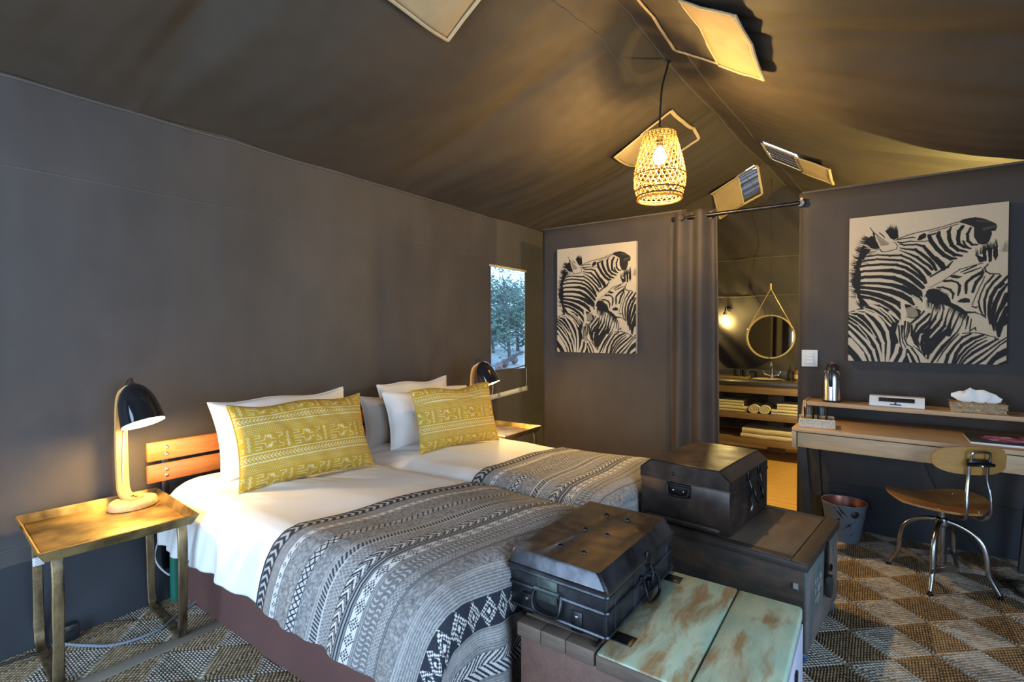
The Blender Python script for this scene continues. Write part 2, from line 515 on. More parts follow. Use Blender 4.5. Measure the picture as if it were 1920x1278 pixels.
class Raster:
    def __init__(s, w, h, base):
        s.w, s.h = w, h
        s.img = np.ones((h, w, 3), np.float32) * np.array(base, np.float32)
    def stroke(s, pts, col, soft=0.7):
        P = np.array(pts, float)
        if len(P) > 2:                       # soften the polyline
            Q = [P[0]]
            for a, b, c in zip(P[:-2], P[1:-1], P[2:]):
                Q += [a * .125 + b * .75 + c * .125 + (b - a) * -.12, b * .9 + (a + c) * .05, a * .125 + b * .75 + c * .125 + (c - b) * .12]
            Q.append(P[-1]); P = np.array(Q)
        mx = P[:, 2].max() + 2
        x0, x1 = int(max(0, P[:, 0].min() - mx)), int(min(s.w, P[:, 0].max() + mx + 1))
        y0, y1 = int(max(0, P[:, 1].min() - mx)), int(min(s.h, P[:, 1].max() + mx + 1))
        if x1 <= x0 or y1 <= y0: return
        X, Y = np.meshgrid(np.arange(x0, x1), np.arange(y0, y1))
        D = np.full(X.shape, 1e9)
        for a, b in zip(P[:-1], P[1:]):
            dx, dy = b[0] - a[0], b[1] - a[1]
            L = dx * dx + dy * dy + 1e-9
            t = np.clip(((X - a[0]) * dx + (Y - a[1]) * dy) / L, 0, 1)
            d = np.hypot(X - a[0] - t * dx, Y - a[1] - t * dy) - 0.5 * (a[2] + t * (b[2] - a[2]))
            D = np.minimum(D, d)
        al = np.clip(0.5 - D / (2 * soft), 0, 1)[..., None]
        s.img[y0:y1, x0:x1] = s.img[y0:y1, x0:x1] * (1 - al) + np.array(col, np.float32) * al
    def poly(s, pts, col):
        P = np.array(pts, float)
        x0, x1 = int(max(0, P[:, 0].min())), int(min(s.w, P[:, 0].max() + 2))
        y0, y1 = int(max(0, P[:, 1].min())), int(min(s.h, P[:, 1].max() + 2))
        if x1 <= x0 or y1 <= y0: return
        X, Y = np.meshgrid(np.arange(x0, x1) + .01, np.arange(y0, y1) + .01)
        ins = np.zeros(X.shape, bool)
        for (xa, ya), (xb, yb) in zip(P, np.roll(P, -1, 0)):
            c = ((ya > Y) != (yb > Y))
            xi = (xb - xa) * (Y - ya) / ((yb - ya) if yb != ya else 1e-9) + xa
            ins ^= c & (X < xi)
        s.img[y0:y1, x0:x1][ins] = col

def nums(t):
    return [[float(q) for q in p.split(',')] for p in t.split()]

BLK = (0.012, 0.011, 0.011); TAN = (0.56, 0.48, 0.36); GRY = (0.25, 0.21, 0.16)
A_ = '''330,880,20 510,845,22 700,870,35 860,850,30 1000,920,35 1130,1010,30 1200,1060,40 1278,1150,60
200,960,30 330,940,30 500,910,28 700,930,38 870,935,38 1000,1000,42 1120,1100,45 1200,1200,50 1220,1278,50
170,1040,40 350,1005,35 560,995,40 800,1000,42 930,1045,48 1060,1130,50 1180,1240,45 1230,1278,30
160,1130,40 300,1090,35 550,1090,40 720,1085,65 880,1120,70 1000,1190,70 1100,1278,75 1180,1350,60
150,1220,60 300,1180,45 560,1180,50 750,1200,70 900,1260,75 1020,1340,85 1130,1420,70 1190,1490,40
150,1290,60 330,1275,35 520,1280,40 720,1305,60 880,1350,80 1000,1420,85 1110,1490,60 1170,1560,40
170,1330,60 320,1345,40 500,1365,55 700,1400,80 860,1460,90 980,1530,80 1040,1610,40
180,1400,60 350,1420,60 520,1460,75 700,1530,85 820,1590,70 850,1660,40
230,1480,60 400,1500,40 560,1560,55 700,1640,60 800,1730,60 850,1800,60
390,1610,30 520,1620,40 650,1690,50 740,1780,50 790,1860,40
800,620,12 950,560,14 1100,520,14 1278,490,14 1478,440,12 1708,370,14
760,635,10 900,610,20 1040,590,20 1080,600,10
1278,520,10 1478,470,14 1618,430,14 1708,400,14
810,660,20 860,680,26 1000,645,18 1100,660,10 1250,655,14 1278,640,12
830,690,14 900,715,28 1100,695,26 1200,720,40 1278,830,55 1340,900,60 1430,1000,50 1490,1080,50
840,750,14 930,775,26 1080,770,40 1170,850,50 1278,930,50 1340,1000,50 1380,1090,40
840,785,10 1000,850,30 1100,890,45 1200,980,40 1278,1020,40 1320,1080,40
1278,570,50 1300,650,60 1400,780,60 1500,870,60 1600,925,60 1680,920,30
1300,560,30 1440,520,20
1428,520,40 1408,570,60 1458,680,60 1538,790,60 1658,870,55 1768,880,30
1608,450,20 1563,510,50 1578,620,55 1608,720,55 1708,800,50 1838,820,30
1778,440,50 1718,500,50 1708,620,55 1708,700,50 1798,750,40 1898,770,24
1898,460,30 1843,550,40 1848,660,40 1918,720,36 1998,715,24
1788,660,30 1808,720,30 1878,770,24
1628,960,20 1558,1050,40 1448,1100,30 1298,1190,24
1378,900,40 1478,1000,60 1508,1060,50
2078,990,16 1898,1040,14 1728,1080,16 1668,1130,14 1478,1260,10 1278,1358,8
1978,1030,24 1838,1090,28 1748,1130,14
2048,1060,16 1918,1110,30 1798,1150,20
2068,1130,50 1928,1200,50 1838,1278,40 1828,1298,40 1828,1378,45 1828,1448,30
1508,1260,40 1608,1250,40 1708,1278,20 1738,1328,40 1728,1408,40 1708,1478,24
1398,1353,24 1478,1348,30 1598,1388,36 1643,1448,36 1628,1528,20
2078,1080,20 2088,1140,30 2058,1200,40 1978,1278,50 1958,1338,40 1928,1428,40
2158,1010,20 2098,1060,20 2118,1120,24 2178,1160,20 2328,1160,20
2108,1190,14 2078,1278,14 2038,1338,14 1978,1478,14 1918,1628,12
2238,1180,30 2158,1278,34 2118,1298,20 2048,1458,20 2008,1578,24 2038,1698,30 2068,1768,20 2128,1828,14
2338,1190,40 2238,1278,40 2148,1398,34 2098,1558,34 2108,1678,40 2118,1798,20
2448,1200,40 2378,1278,40 2278,1368,55 2198,1508,55 2178,1648,55 2168,1778,45 2188,1918,24
2388,1308,40 2328,1368,30
2448,1308,30 2338,1438,60 2258,1608,65 2228,1758,65 2228,1898,55 2248,2018,24
2448,1478,90 2388,1608,70 2298,1758,50 2268,1878,30 2278,2018,16
2448,1678,80 2378,1798,50 2338,1928,110 2318,2058,60 2318,2108,40
2438,1838,100 2388,1918,80
1918,1648,20 1978,1673,24 2018,1648,14
1838,1738,40 1968,1733,20 2038,1768,12 2128,1828,10'''
D_ = '''60,380,12 40,500,20 0,590,40
130,440,10 80,560,50 0,680,40 -100,760,40
220,380,10 180,580,34 120,650,60 0,780,50 -90,900,60
300,390,14 240,560,24 240,660,40 120,790,70 0,900,50 -60,1020,60 -80,1100,40
380,410,24 310,600,34 300,720,60 170,830,100 60,960,90 0,1060,70
480,430,24 400,600,24 350,720,30 290,800,60
520,520,16 480,660,16 430,750,20 300,880,40 200,980,60 120,1090,50 60,1180,40 30,1225,30
580,530,34 560,650,24 540,720,10
630,560,16 610,700,24 600,760,14 640,720,20 690,690,24 700,740,16
500,780,16 640,770,16 740,775,14 830,800,20 900,825,16 1000,845,10
620,790,30 500,830,40 380,960,40 270,1110,50 240,1240,50
810,810,34 640,860,60 480,960,50 400,1080,50 350,1245,46
860,840,16 700,900,30 550,1010,40 450,1120,40 390,1245,30
860,890,20 720,960,36 600,1040,34 500,1140,34 440,1250,24
980,850,16 1040,870,30 850,970,50 650,1080,50 540,1170,36 480,1250,30
1160,850,20 1060,910,30 900,1030,24 700,1160,50 570,1260,50
1160,900,30 1060,960,20 960,1060,24 830,1180,44 700,1260,40
1165,1060,110 1060,1110,110 960,1180,70 900,1260,70
1160,1230,60 1050,1270,50
440,790,20 330,900,26 200,1060,24 110,1215,14
-88,440,40 -178,540,40 -278,620,30
0,480,40 -78,560,50 -188,640,44 -238,740,30 -218,860,30 -178,950,20 -148,1010,14
0,600,50 -98,680,60 -198,790,70 -188,880,30 -148,960,14
0,720,50 -98,820,60 -118,930,50 -108,1030,40 -68,1110,16
0,870,60 -58,950,60 -58,1060,50 -18,1120,20
0,1010,50 -28,1160,30
-268,650,30 -268,800,40 -218,930,30 -148,1010,10'''
CW_ = '''80,450,14 180,430,26 300,450,26 420,600,40 520,760,50 590,920,40 580,1060,30 580,1200,40
160,410,14 300,400,30 480,490,60 570,600,50 650,740,40 670,900,40 660,1080,50 640,1200,40
300,375,16 440,420,20 580,520,20 640,600,20 690,650,30
380,340,14 520,400,20 650,510,16 710,600,14
400,330,30 560,380,26 680,480,24 760,590,16
680,440,30 780,520,30 820,560,20
80,470,16 180,490,20 300,590,10 400,700,14 470,830,16
80,510,10 200,590,14 300,690,30 420,810,40 500,940,40 540,1080,30 550,1200,20
75,570,16 200,640,20 330,800,16 390,920,12
70,630,24 200,750,34 330,880,40 440,1020,40 480,1200,30
70,740,44 180,860,46 300,990,44 370,1110,36 390,1200,30
70,870,90 160,970,90 250,1070,80 310,1200,50
60,1120,60 110,1190,60
800,950,50 780,1060,50 700,1200,50
900,1030,40 890,1110,46 830,1210,50
980,1010,30 1060,1120,40 1100,1220,30
950,1080,20 1000,1220,30
1040,990,24 1150,1110,50 1200,1220,90'''
CF_ = '''815,650,24 830,780,24 830,900,20 860,990,14
870,660,40 860,780,16 870,900,16 920,985,16
915,590,30 900,720,20 895,850,20 940,950,20 1000,975,16
960,600,24 950,700,16 920,830,12
985,620,20 970,750,30 930,860,14
930,520,10 1000,540,12 1100,540,14 1150,490,16
1080,380,40 1130,440,40'''
CT_ = '''900,290,10 1000,330,12 1080,390,14 1150,410,14 1200,400,16 1150,470,10
1020,185,10 1120,240,14 1190,340,20 1195,400,16
1190,150,16 1190,380,20'''

def zebra_print(W=400, Hh=496):
    Hm = homography([(97, 303), (2468, 68), (2433, 2550), (50, 2458)], [(0, 0), (W - 1, 0), (W - 1, Hh - 1), (0, Hh - 1)])
    def tr(p, ox=0, oy=0):
        x, y = p[0] + ox, p[1] + oy
        q = Hm @ np.array([x, y, 1.0]); q = q[:2] / q[2]
        if len(p) > 2:
            q1 = Hm @ np.array([x + 10, y, 1.0]); q1 = q1[:2] / q1[2]
            q2 = Hm @ np.array([x, y + 10, 1.0]); q2 = q2[:2] / q2[2]
            sc = (np.hypot(*(q1 - q)) + np.hypot(*(q2 - q))) / 20
            return (q[0], q[1], p[2] * sc * 1.07)
        return (q[0], q[1])
    R = Raster(W, Hh, TAN)
    yy = np.linspace(0, 1, Hh)[:, None, None]
    R.img *= (1.0 - 0.10 * yy).astype(np.float32)
    P = lambda t, c, ox=0, oy=0: R.poly([tr(p[:2], ox, oy) for p in nums(t)], c)
    def S(block, c, ox=0, oy=0, soft=0.7):
        for ln in block.strip().split('\n'):
            R.stroke([tr(p, ox, oy) for p in nums(ln)], c, soft)
    rs = np.random.RandomState(3)
    def hairs(path, n, ang, ln, w, c, jit=0.35):
        Q = np.array(nums(path)); 
        for _ in range(n):
            t = rs.rand() * (len(Q) - 1); i = int(t); f = t - i
            b = Q[i] * (1 - f) + Q[min(i + 1, len(Q) - 1)] * f
            a0 = ang(t / (len(Q) - 1)) if callable(ang) else ang
            a = a0 + rs.randn() * jit * .5; L = ln * (.6 + .8 * rs.rand())
            R.stroke([tr((b[0] - math.cos(a) * 20, b[1] - math.sin(a) * 20, w)), tr((b[0] + math.cos(a) * L * .6, b[1] + math.sin(a) * L * .6, w * .7)), tr((b[0] + math.cos(a) * L, b[1] + math.sin(a) * L, 2))], c, .6)
    # zebra looking up: mane, neck, head
    P('150,1278 170,1100 200,950 250,800 300,680 360,600 430,560 500,650 540,740 420,760 340,860 280,960 240,1050 260,1150 250,1278 240,1400 260,1500 330,1560 370,1620 240,1640 230,1560 180,1420 150,1300', BLK)
    hairs('160,1500 150,1278 170,1100 200,950 250,800 300,680 380,590', 120, lambda t: PI + 0.1 + 0.35 * t, 75, 10, BLK)
    hairs('300,1000 330,860 420,760 520,740', 26, 0.0, 110, 9, BLK, .25)
    hairs('240,1640 300,1600', 12, PI + .7, 90, 10, BLK)
    hairs('300,900 290,1060 290,1200 300,1370', 16, 0.0, 70, 8, TAN, .3)
    hairs('330,700 420,760 470,770', 7, PI + .3, 110, 8, TAN, .3)
    P('620,490 690,460 760,470 820,490 820,600 750,630 700,600 660,540', BLK)
    hairs('640,520 700,480 760,490 815,520', 40, -PI / 2 + .15, 70, 9, BLK)
    P('455,520 540,720 540,770 560,810 800,770 820,720 780,670 720,640 560,480 400,440', TAN)
    P('480,560 560,720 690,700 600,640', GRY)
    S('''400,440,8 450,520,18 560,600,8 680,680,6
545,770,14 570,810,14 640,805,12 720,785,12 800,770,10 812,720,10 780,670,10 740,660,8
540,520,14 600,570,16 620,600,8
450,520,22 470,620,26''', BLK)
    P('1100,640 1130,570 1200,530 1240,545 1230,600 1150,640', BLK)
    S(A_, BLK)
    P('1708,370 1798,325 1968,300 2108,325 2278,400 2293,450 2268,510 2208,515 2218,550 2178,660 2138,705 2068,715 2008,700 1948,600 1948,450 1878,420 1818,400', (0.022, 0.020, 0.018))
    S('''1998,350,6 2038,370,8 2178,365,6
2100,480,30 2200,450,24 2270,440,14''', (0.10, 0.085, 0.07), soft=4)
    # zebra on the right: tuft, ear, eyes
    P('1968,860 2078,900 2068,800 2128,760 2138,960 2028,985', BLK)
    P('2148,770 2218,760 2218,960 2168,990', BLK)
    P('2238,760 2298,720 2308,880 2268,960 2228,880', BLK)
    hairs('1970,870 2078,820 2130,780 2220,770 2300,730', 60, -PI / 2, 80, 10, BLK, .3)
    hairs('2350,800 2460,800', 30, -PI / 2 + .2, 110, 7, GRY, .3)
    P('1578,1185 1648,1165 1778,1195 1698,1225 1618,1210', BLK)
    P('1688,1578 1738,1538 1818,1513 1888,1538 1888,1588 1798,1593', BLK)
    # body in the lower left
    P('60,1720 200,1668 400,1608 560,1648 700,1758 780,1838 850,1818 800,1918 770,2038 810,2158 810,2228 880,2288 960,2288 1040,2248 1130,2298 1210,2388 1250,2530 20,2500', BLK)
    S(CW_, TAN, 0, 1278)
    P('810,1918 870,1838 960,1838 1010,1898 1000,2058 1040,2218 1010,2248 900,2278 830,2228 800,2078', TAN)
    # foal in front: mane, stripes, ear
    P('1278,1378 1338,1368 1408,1388 1518,1448 1578,1508 1608,1588 1698,1628 1758,1668 1838,1728 1858,1788 1818,1798 1748,1738 1678,1708 1588,1658 1478,1608 1378,1628 1278,1578 1218,1478 1238,1408', BLK)
    hairs('1240,1560 1300,1600 1400,1620 1500,1600', 50, PI / 2, 90, 9, BLK, .3)
    hairs('1300,1390 1420,1400 1560,1500', 30, -PI / 4, 40, 9, BLK)
    hairs('1600,1640 1750,1730 1830,1790', 40, PI / 2 + .4, 90, 9, BLK, .4)
    S(D_, BLK, 1278, 1278)
    P('850,1568 880,1528 910,1578 930,1798 900,1838 850,1818', TAN)
    P('905,1600 1000,1615 1090,1680 1150,1740 1130,1798 1040,1823 950,1788', BLK)
    P('920,1668 1050,1628 1100,1720 1110,1780 1040,1815 950,1780', GRY)
    S(CF_, BLK, 0, 1278)
    S(CT_, TAN, 0, 1278)
    return R.img

# ------------------------------------------------------------------ knitted throw: bands across, counted from its upper hem
NAVY = np.array((0.018, 0.022, 0.034)); CREAM = np.array((0.74, 0.70, 0.65)); GREY = np.array((0.17, 0.18, 0.21)); LGREY = np.array((0.32, 0.34, 0.38))
def throw_print(U, V):
    """U across in m, V along in m -> rgb"""
    sh = U.shape
    out = np.zeros(sh + (3,), np.float32)
    rs = np.random.RandomState(5)
    n1 = rs.rand(400, 600)
    mot = .6 * n1[(np.floor(V / .0045).astype(int)) % 400, (np.floor(U / .006 + V / .012).astype(int)) % 600] + .4 * n1[(np.floor(V / .011).astype(int)) % 400, (np.floor(U / .009).astype(int)) % 600]
    tri = lambda x: np.abs((x % 1.0) - .5) * 2          # 1..0..1
    bands = [('chev', .062), ('lines', .048), ('small', .032), ('mottle', .095), ('cross', .042), ('mottle', .070), ('lines', .012), ('hatch', .040),
             ('stitch', .058), ('arrow', .046), ('dark', .030), ('gem', .042), ('lines', .015), ('waves', .060), ('stitch', .035), ('dark', .012),
             ('mottle', .070), ('lines', .085), ('diamond', .098), ('lines', .075), ('steps', .088), ('lines', .04), ('mottle', .08), ('cross', .05), ('stitch', .10), ('chev', .08), ('lines', .4)]
    y = 0.0
    for kind, w in bands:
        msk = (V >= y) & (V < y + w)
        if msk.any():
            v = (V[msk] - y) / w; u = U[msk]; mm = mot[msk]; vv = V[msk]
            if kind == 'chev':
                a = ((u / .030 + np.abs(v - .5) * 1.6) % 1.0) < .42
                edge = (v < .16) | (v > .86)
                k = np.where(edge, ((vv / .004) % 1 < .3) * .25, a * .62 + .03)
                c = NAVY + (CREAM - NAVY) * k[:, None]
            elif kind == 'lines':
                k = .28 + .36 * (((vv / .0085) % 1) < .45) + .12 * (mm > .6)
                c = NAVY + (CREAM * .85 - NAVY) * k[:, None]
            elif kind == 'small':
                d = np.abs(v - .5) * 2 + tri(u / .034) * 1.0
                k = np.where((d < .75) & (((u / .006).astype(int) + (vv / .006).astype(int)) % 2 == 0), .05, .92)
                k = np.where((v < .10) | (v > .90), .15, k)
                c = NAVY + (CREAM - NAVY) * k[:, None]
            elif kind == 'mottle':
                k = .19 + .50 * mm ** 1.3
                c = NAVY + (CREAM * .9 - NAVY) * k[:, None]
            elif kind == 'cross':
                t = tri(u / .046)
                line = (np.abs(v - (.15 + .7 * t)) < .10) | (np.abs(v - (.85 - .7 * t)) < .10)
                dot = (np.abs(v - .5) < .10) & (np.abs(((u / .023) % 1) - .5) < .2)
                k = np.where(line | dot, .02, .55 + .35 * (mm > .4))
                k = np.where((v < .08) | (v > .92), .05, k)
                c = NAVY + (CREAM - NAVY) * k[:, None]
            elif kind == 'hatch':
                a = ((u / .013 + v * 1.6) % 1.0) < .55
                k = np.where(a, .03, .60)
                k = np.where((v < .13) | (v > .87), .85, k)
                c = NAVY + (CREAM - NAVY) * k[:, None]
            elif kind == 'stitch':
                a = (((u / .012 + np.floor(v * 5) * .5) % 1.0) < .5)
                k = .21 + .29 * a + .26 * mm
                c = NAVY + (CREAM * .85 - NAVY) * k[:, None]
            elif kind == 'arrow':
                a = ((u / .034 + np.abs(v - .5) * 1.7) % 1.0)
                k = np.where(a < .34, .95, np.where(a < .52, .03, np.where(a < .66, .7, .03)))
                k = np.where((v < .07) | (v > .93), .04, k)
                c = NAVY + (CREAM - NAVY) * k[:, None]
            elif kind == 'dark':
                k = np.where(np.abs(v - .5) < .12, .5, np.where(np.abs(v - .5) < .32, .02, .3))
                c = NAVY + (CREAM - NAVY) * k[:, None]
            elif kind == 'gem':
                t = np.abs(((u / .052) % 1) - .5) * 2
                d = np.abs(v - .5) * 2 + t
                chk = (((u / .0062).astype(int) + (vv / .0062).astype(int)) % 2 == 0)
                k = np.where((d > .35) & (d < 1.05) & chk, .03, .92)
                k = np.where(d < .22, .03, k)
                k = np.where((v < .07) | (v > .93), .1, k)
                c = NAVY + (CREAM - NAVY) * k[:, None]
            elif kind == 'waves':
                ph = (u / .017 + .5 * np.sin(v * PI * 2)) % 1
                k = .18 + .45 * (ph < .38) * (np.abs((v * 2) % 1 - .5) < .36) + .18 * mm
                c = NAVY + (CREAM * .9 - NAVY) * k[:, None]
            elif kind == 'diamond':
                t = np.abs(((u / .066) % 1) - .5) * 2
                d = np.abs(v - .5) * 2 + t
                chk = (((u / .0068).astype(int) + (vv / .0068).astype(int)) % 2 == 0)
                k = np.where(d < 1.0, np.where(chk, .95, .04), .015)
                k = np.where((d < .48) & (d > .26), .015, k)
                k = np.where(d <= .2, .95, k)
                c = NAVY + (CREAM - NAVY) * k[:, None]
            else:   # steps
                a = ((u / .046 + np.where(v < .5, v * 2.4, (1 - v) * 2.4 + .25)) % 1.0)
                k = np.where(a < .32, .92, np.where(a < .55, .02, np.where(a < .74, .92, .02)))
                k = np.where((v < .05) | (v > .95), .3, k)
                c = NAVY + (CREAM - NAVY) * k[:, None]
            out[msk] = c
        y += w
    return out

# ------------------------------------------------------------------ mustard cushion cloth: drawn bands
MUST = np.array((0.50, 0.30, 0.030)); LINE = np.array((0.80, 0.70, 0.42))
def cushion_print(W, Hh, wm, hm, shift=0.0):
    """W x Hh grid for a cloth of wm x hm metres, bottom row first"""
    R = Raster(W, Hh, MUST)
    px = W / wm
    def st(pts, w=.0024, c=LINE):
        R.stroke([(x * px, y * Hh / hm, w * px) for x, y in pts], c, .6)
    def fret(y0, h):
        x = -.12 + shift
        while x < wm + .1:
            for k in (1, -1):
                def q(px_, py_): return (x + px_, y0 + (h * .5 + k * py_ * h * .5))
                st([q(0, .55), q(.03, .55), q(.03, .95), q(.0, .95)])
                st([q(.0, .15), q(.035, .15), q(.05, .15), q(.05, .85), q(.075, .85), q(.075, .2), q(.10, .2)])
                st([q(.115, .15), q(.115, .5), q(.135, .5), q(.135, .9), q(.105, .9)])
            for k in range(3):
                st([(x + .066 + k * .007, y0 + h * .72), (x + .060 + k * .007, y0 + h * .78), (x + .066 + k * .007, y0 + h * .84)], .0025)
                st([(x + .066 + k * .007, y0 + h * .16), (x + .060 + k * .007, y0 + h * .22), (x + .066 + k * .007, y0 + h * .28)], .0025)
            for k in range(4):
                yc = y0 + h * (.12 + .25 * k); r = h * .12
                st([(x + .158, yc - r), (x + .158 + r * .9, yc), (x + .158, yc + r), (x + .158 - r * .9, yc), (x + .158, yc - r)])
            x += .188
    def arrows(y0, h):
        st([(-.01, y0), (wm + .01, y0)], .004); st([(-.01, y0 + h), (wm + .01, y0 + h)], .004)
        x = -.01
        while x < wm:
            st([(x + .016, y0 + h * .25), (x, y0 + h * .5), (x + .016, y0 + h * .75)], .0036)
            st([(x + .005, y0 - .0035), (x + .008, y0 + .0035)], .002)
            x += .0175
    def dots(y0, h):
        X, Y = np.meshgrid(np.arange(W), np.arange(Hh))
        xm = X / px; ym = Y * hm / Hh
        ok = (ym > y0) & (ym < y0 + h)
        d = np.hypot(((xm / .0095 + .5 * (np.floor(ym / .0095) % 2)) % 1) - .5, ((ym / .0095) % 1) - .5)
        k = (np.clip((.27 - d) * 8, 0, 1) * ok * .8)[..., None]
        R.img[:] = R.img * (1 - k) + LINE * k
    y = -.015
    while y < hm:
        dots(y + .080, .045)
        fret(y, .075)
        arrows(y + .130, .043)
        y += .185
    return R.img
# ------------------------------------------------------------------ the tent: floor, walls, roof
FX = [-1.7, -.85, .97, 2.72, 4.52, 6.1, 6.65]
RY = [1.26, 1.25, 1.22, 1.16, 1.10, .98, .74]
RZ = [3.2, 3.2, 3.2, 3.2, 3.22, 3.2, 2.93]
EZ = [2.46, 2.46, 2.46, 2.46, 2.46, 2.42, 2.05]
DY = [0, .53, .975, 1.825, 2.6, 4.0]; DZ = [0, .31, .50, .77, 1.0, 1.4]
LY = 3.04          # plane of the left wall
RYW = -1.65        # plane of the right wall
BX = 6.6           # rear wall
FXW = -1.55        # front wall behind the viewer
PX = 4.13          # partition
def roof_z(x, y):
    ry = np.interp(x, FX, RY); rz = np.interp(x, FX, RZ); ez = np.interp(x, FX, EZ)
    i = int(np.clip(np.searchsorted(FX, x) - 1, 0, len(FX) - 2))
    L = FX[i + 1] - FX[i]
    f = (x - FX[i]) / L
    s = (4 * f * (1 - f)) ** .72 * min(L / 1.8, 1)
    if y >= ry:
        t = (y - ry) / (LY - ry)
        z = rz - (rz - ez) * max(t, 0) ** .95
        sag = s * (.05 + .09 * 4 * t * (1 - t)) * (1 - t ** 4)
    else:
        d = ry - y
        z = rz - np.interp(d, DY, DZ)
        t = min(d / 2.6, 1)
        sag = s * (.04 + .13 * 4 * t * (1 - t) * min(1, t * 1.6))
    return float(z - sag)

def struct(name, mb, mat, **k):
    o = mb.build(name, mat, **k)
    o['kind'] = 'structure'
    return o

VENTS = [  # x0, x1, y_top, y_mid, y_low, open to the sky
    (1.10, 1.87, 1.27, 1.50, 1.73, False), (3.90, 4.68, 1.28, 1.52, 1.745, False),
    (2.36, 3.10, .995, .74, .50, False), (4.93, 5.48, .81, .55, .30, True), (5.98, 6.40, 1.04, 1.24, 1.50, True)]

b = MB().span((FXW - .3, RYW - .1, -.06), (PX + .02, LY + .2, -.008))
floor = struct('floor', b, M['ground'])
x = PX + .025
k = 0
plk = None
while x < BX:
    if plk is None:
        plk = MB().box((0, 0, 0), (.088, 4.6, .03), .004, seg=1).build('floor_plank', M['plank'], floor)
        plk.location = (x + .045, .75, -.017)
    else:
        o = plk.copy(); link(o); o.location = (x + .045, .75 + .05 * math.sin(k * 7), -.017 + .0012 * math.sin(k * 5.1))
    x += .0935
    k += 1

# left wall with its window opening, wrinkled cloth, outward kick at the foot
WX0, WX1, WZ0, WZ1 = 3.87, 4.47, .955, 1.985
xs = sorted(set(list(np.linspace(FXW, WX0, 150)) + list(np.linspace(WX0, WX1, 20)) + list(np.linspace(WX1, 6.65, 50))))
zs = sorted(set(list(np.linspace(0, WZ0, 24)) + list(np.linspace(WZ0, WZ1, 18)) + list(np.linspace(WZ1, 2.53, 12))))
def wall_y(x, z):
    y = LY
    y += .012 * mnoise.noise((x * 1.3, z * .5, 3.1)) + .011 * math.exp(-max(0, x - .5) / 1.5) * mnoise.noise((x * 4, z * .3, 5.5)) + .006 * mnoise.noise((x * 5.5, z * .45, 7.7)) * (1 if z > .4 else .4)
    if z > 2.07: y -= .006
    if z < .40: y -= .02 + .15 * ((.40 - z) / .40) ** 1.5 - .01 * mnoise.noise((x * 6, z * 5, 1))
    for cx in (.30, .47): y += .012 * math.exp(-((x - cx) / .03) ** 2) * (.5 if z > .4 else 0)
    return y
nxs, nzs = len(xs), len(zs)
b = MB()
vs = [(x, wall_y(x, z), z) for z in zs for x in xs]
fs = []
for j in range(nzs - 1):
    for i in range(nxs - 1):
        xm, zm = (xs[i] + xs[i + 1]) / 2, (zs[j] + zs[j + 1]) / 2
        if WX0 < xm < WX1 and WZ0 < zm < WZ1: continue
        a = j * nxs + i
        fs.append([a, a + 1, a + nxs + 1, a + nxs])
b.add(vs, fs)
wl = struct('wall_left', b, M['canvas_wall'])
def seam_line(zf, x0, x1, r=.0045):
    return MB().tube([(x, wall_y(x, zf) - .003, zf) for x in np.linspace(x0, x1, 120)], r, 6, flat=1.0)
seam_line(2.07, FXW, 6.5).build('seam', M['seam'], wl)
seam_line(.40, FXW, 6.5, .006).build('seam', M['seam'], wl)
MB().tube([(x, wall_y(x, 2.45) - .006, 2.452 + .006 * mnoise.noise((x * 3, 0, 5))) for x in np.linspace(FXW, 6.5, 140)], .008, 6).build('eave_seam', M['seam'], wl)
# dark mud skirt lying along the foot of the wall
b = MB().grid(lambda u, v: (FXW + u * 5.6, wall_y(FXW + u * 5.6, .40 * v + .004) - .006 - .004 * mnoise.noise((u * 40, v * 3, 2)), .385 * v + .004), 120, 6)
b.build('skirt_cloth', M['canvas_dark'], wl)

# right wall with a wide gauze window opening beside the viewer, front wall with the doorway
def flat_wall(name, axis, pos, lo, hi, zt, holes, mat):
    us = sorted({lo, hi} | {h for q in holes for h in q[:2]} | set(np.linspace(lo, hi, 18)))
    ws = sorted({0, zt} | {h for q in holes for h in q[2:]} | set(np.linspace(0, zt, 8)))
    b = MB()
    P = lambda u, w: (u, pos + .006 * mnoise.noise((u * 3, w, 1)), w) if axis == 'y' else (pos + .006 * mnoise.noise((u * 3, w, 1)), u, w)
    vs = [P(u, w) for w in ws for u in us]
    fs = []
    for j in range(len(ws) - 1):
        for i in range(len(us) - 1):
            um, wm = (us[i] + us[i + 1]) / 2, (ws[j] + ws[j + 1]) / 2
            if any(q[0] < um < q[1] and q[2] < wm < q[3] for q in holes): continue
            a = j * len(us) + i
            fs.append([a, a + 1, a + len(us) + 1, a + len(us)])
    b.add(vs, fs)
    return struct(name, b, mat)
flat_wall('wall_right', 'y', RYW, FXW, 6.65, 2.2, [(-.6, 1.6, .4, 1.9)], M['canvas_wall'])
wf = flat_wall('wall_front', 'x', FXW, RYW, LY + .05, 2.9, [(.2, 2.5, 0.0, 2.15)], M['canvas_wall'])
b = MB().prism([(RYW, 2.85), (LY + .02, 2.85), (RY[0], 3.25)], 0, .01, Matrix(((0, 0, 1, FXW), (1, 0, 0, 0), (0, 1, 0, 0), (0, 0, 0, 1))))
b.build('gable', M['canvas_wall'], wf)

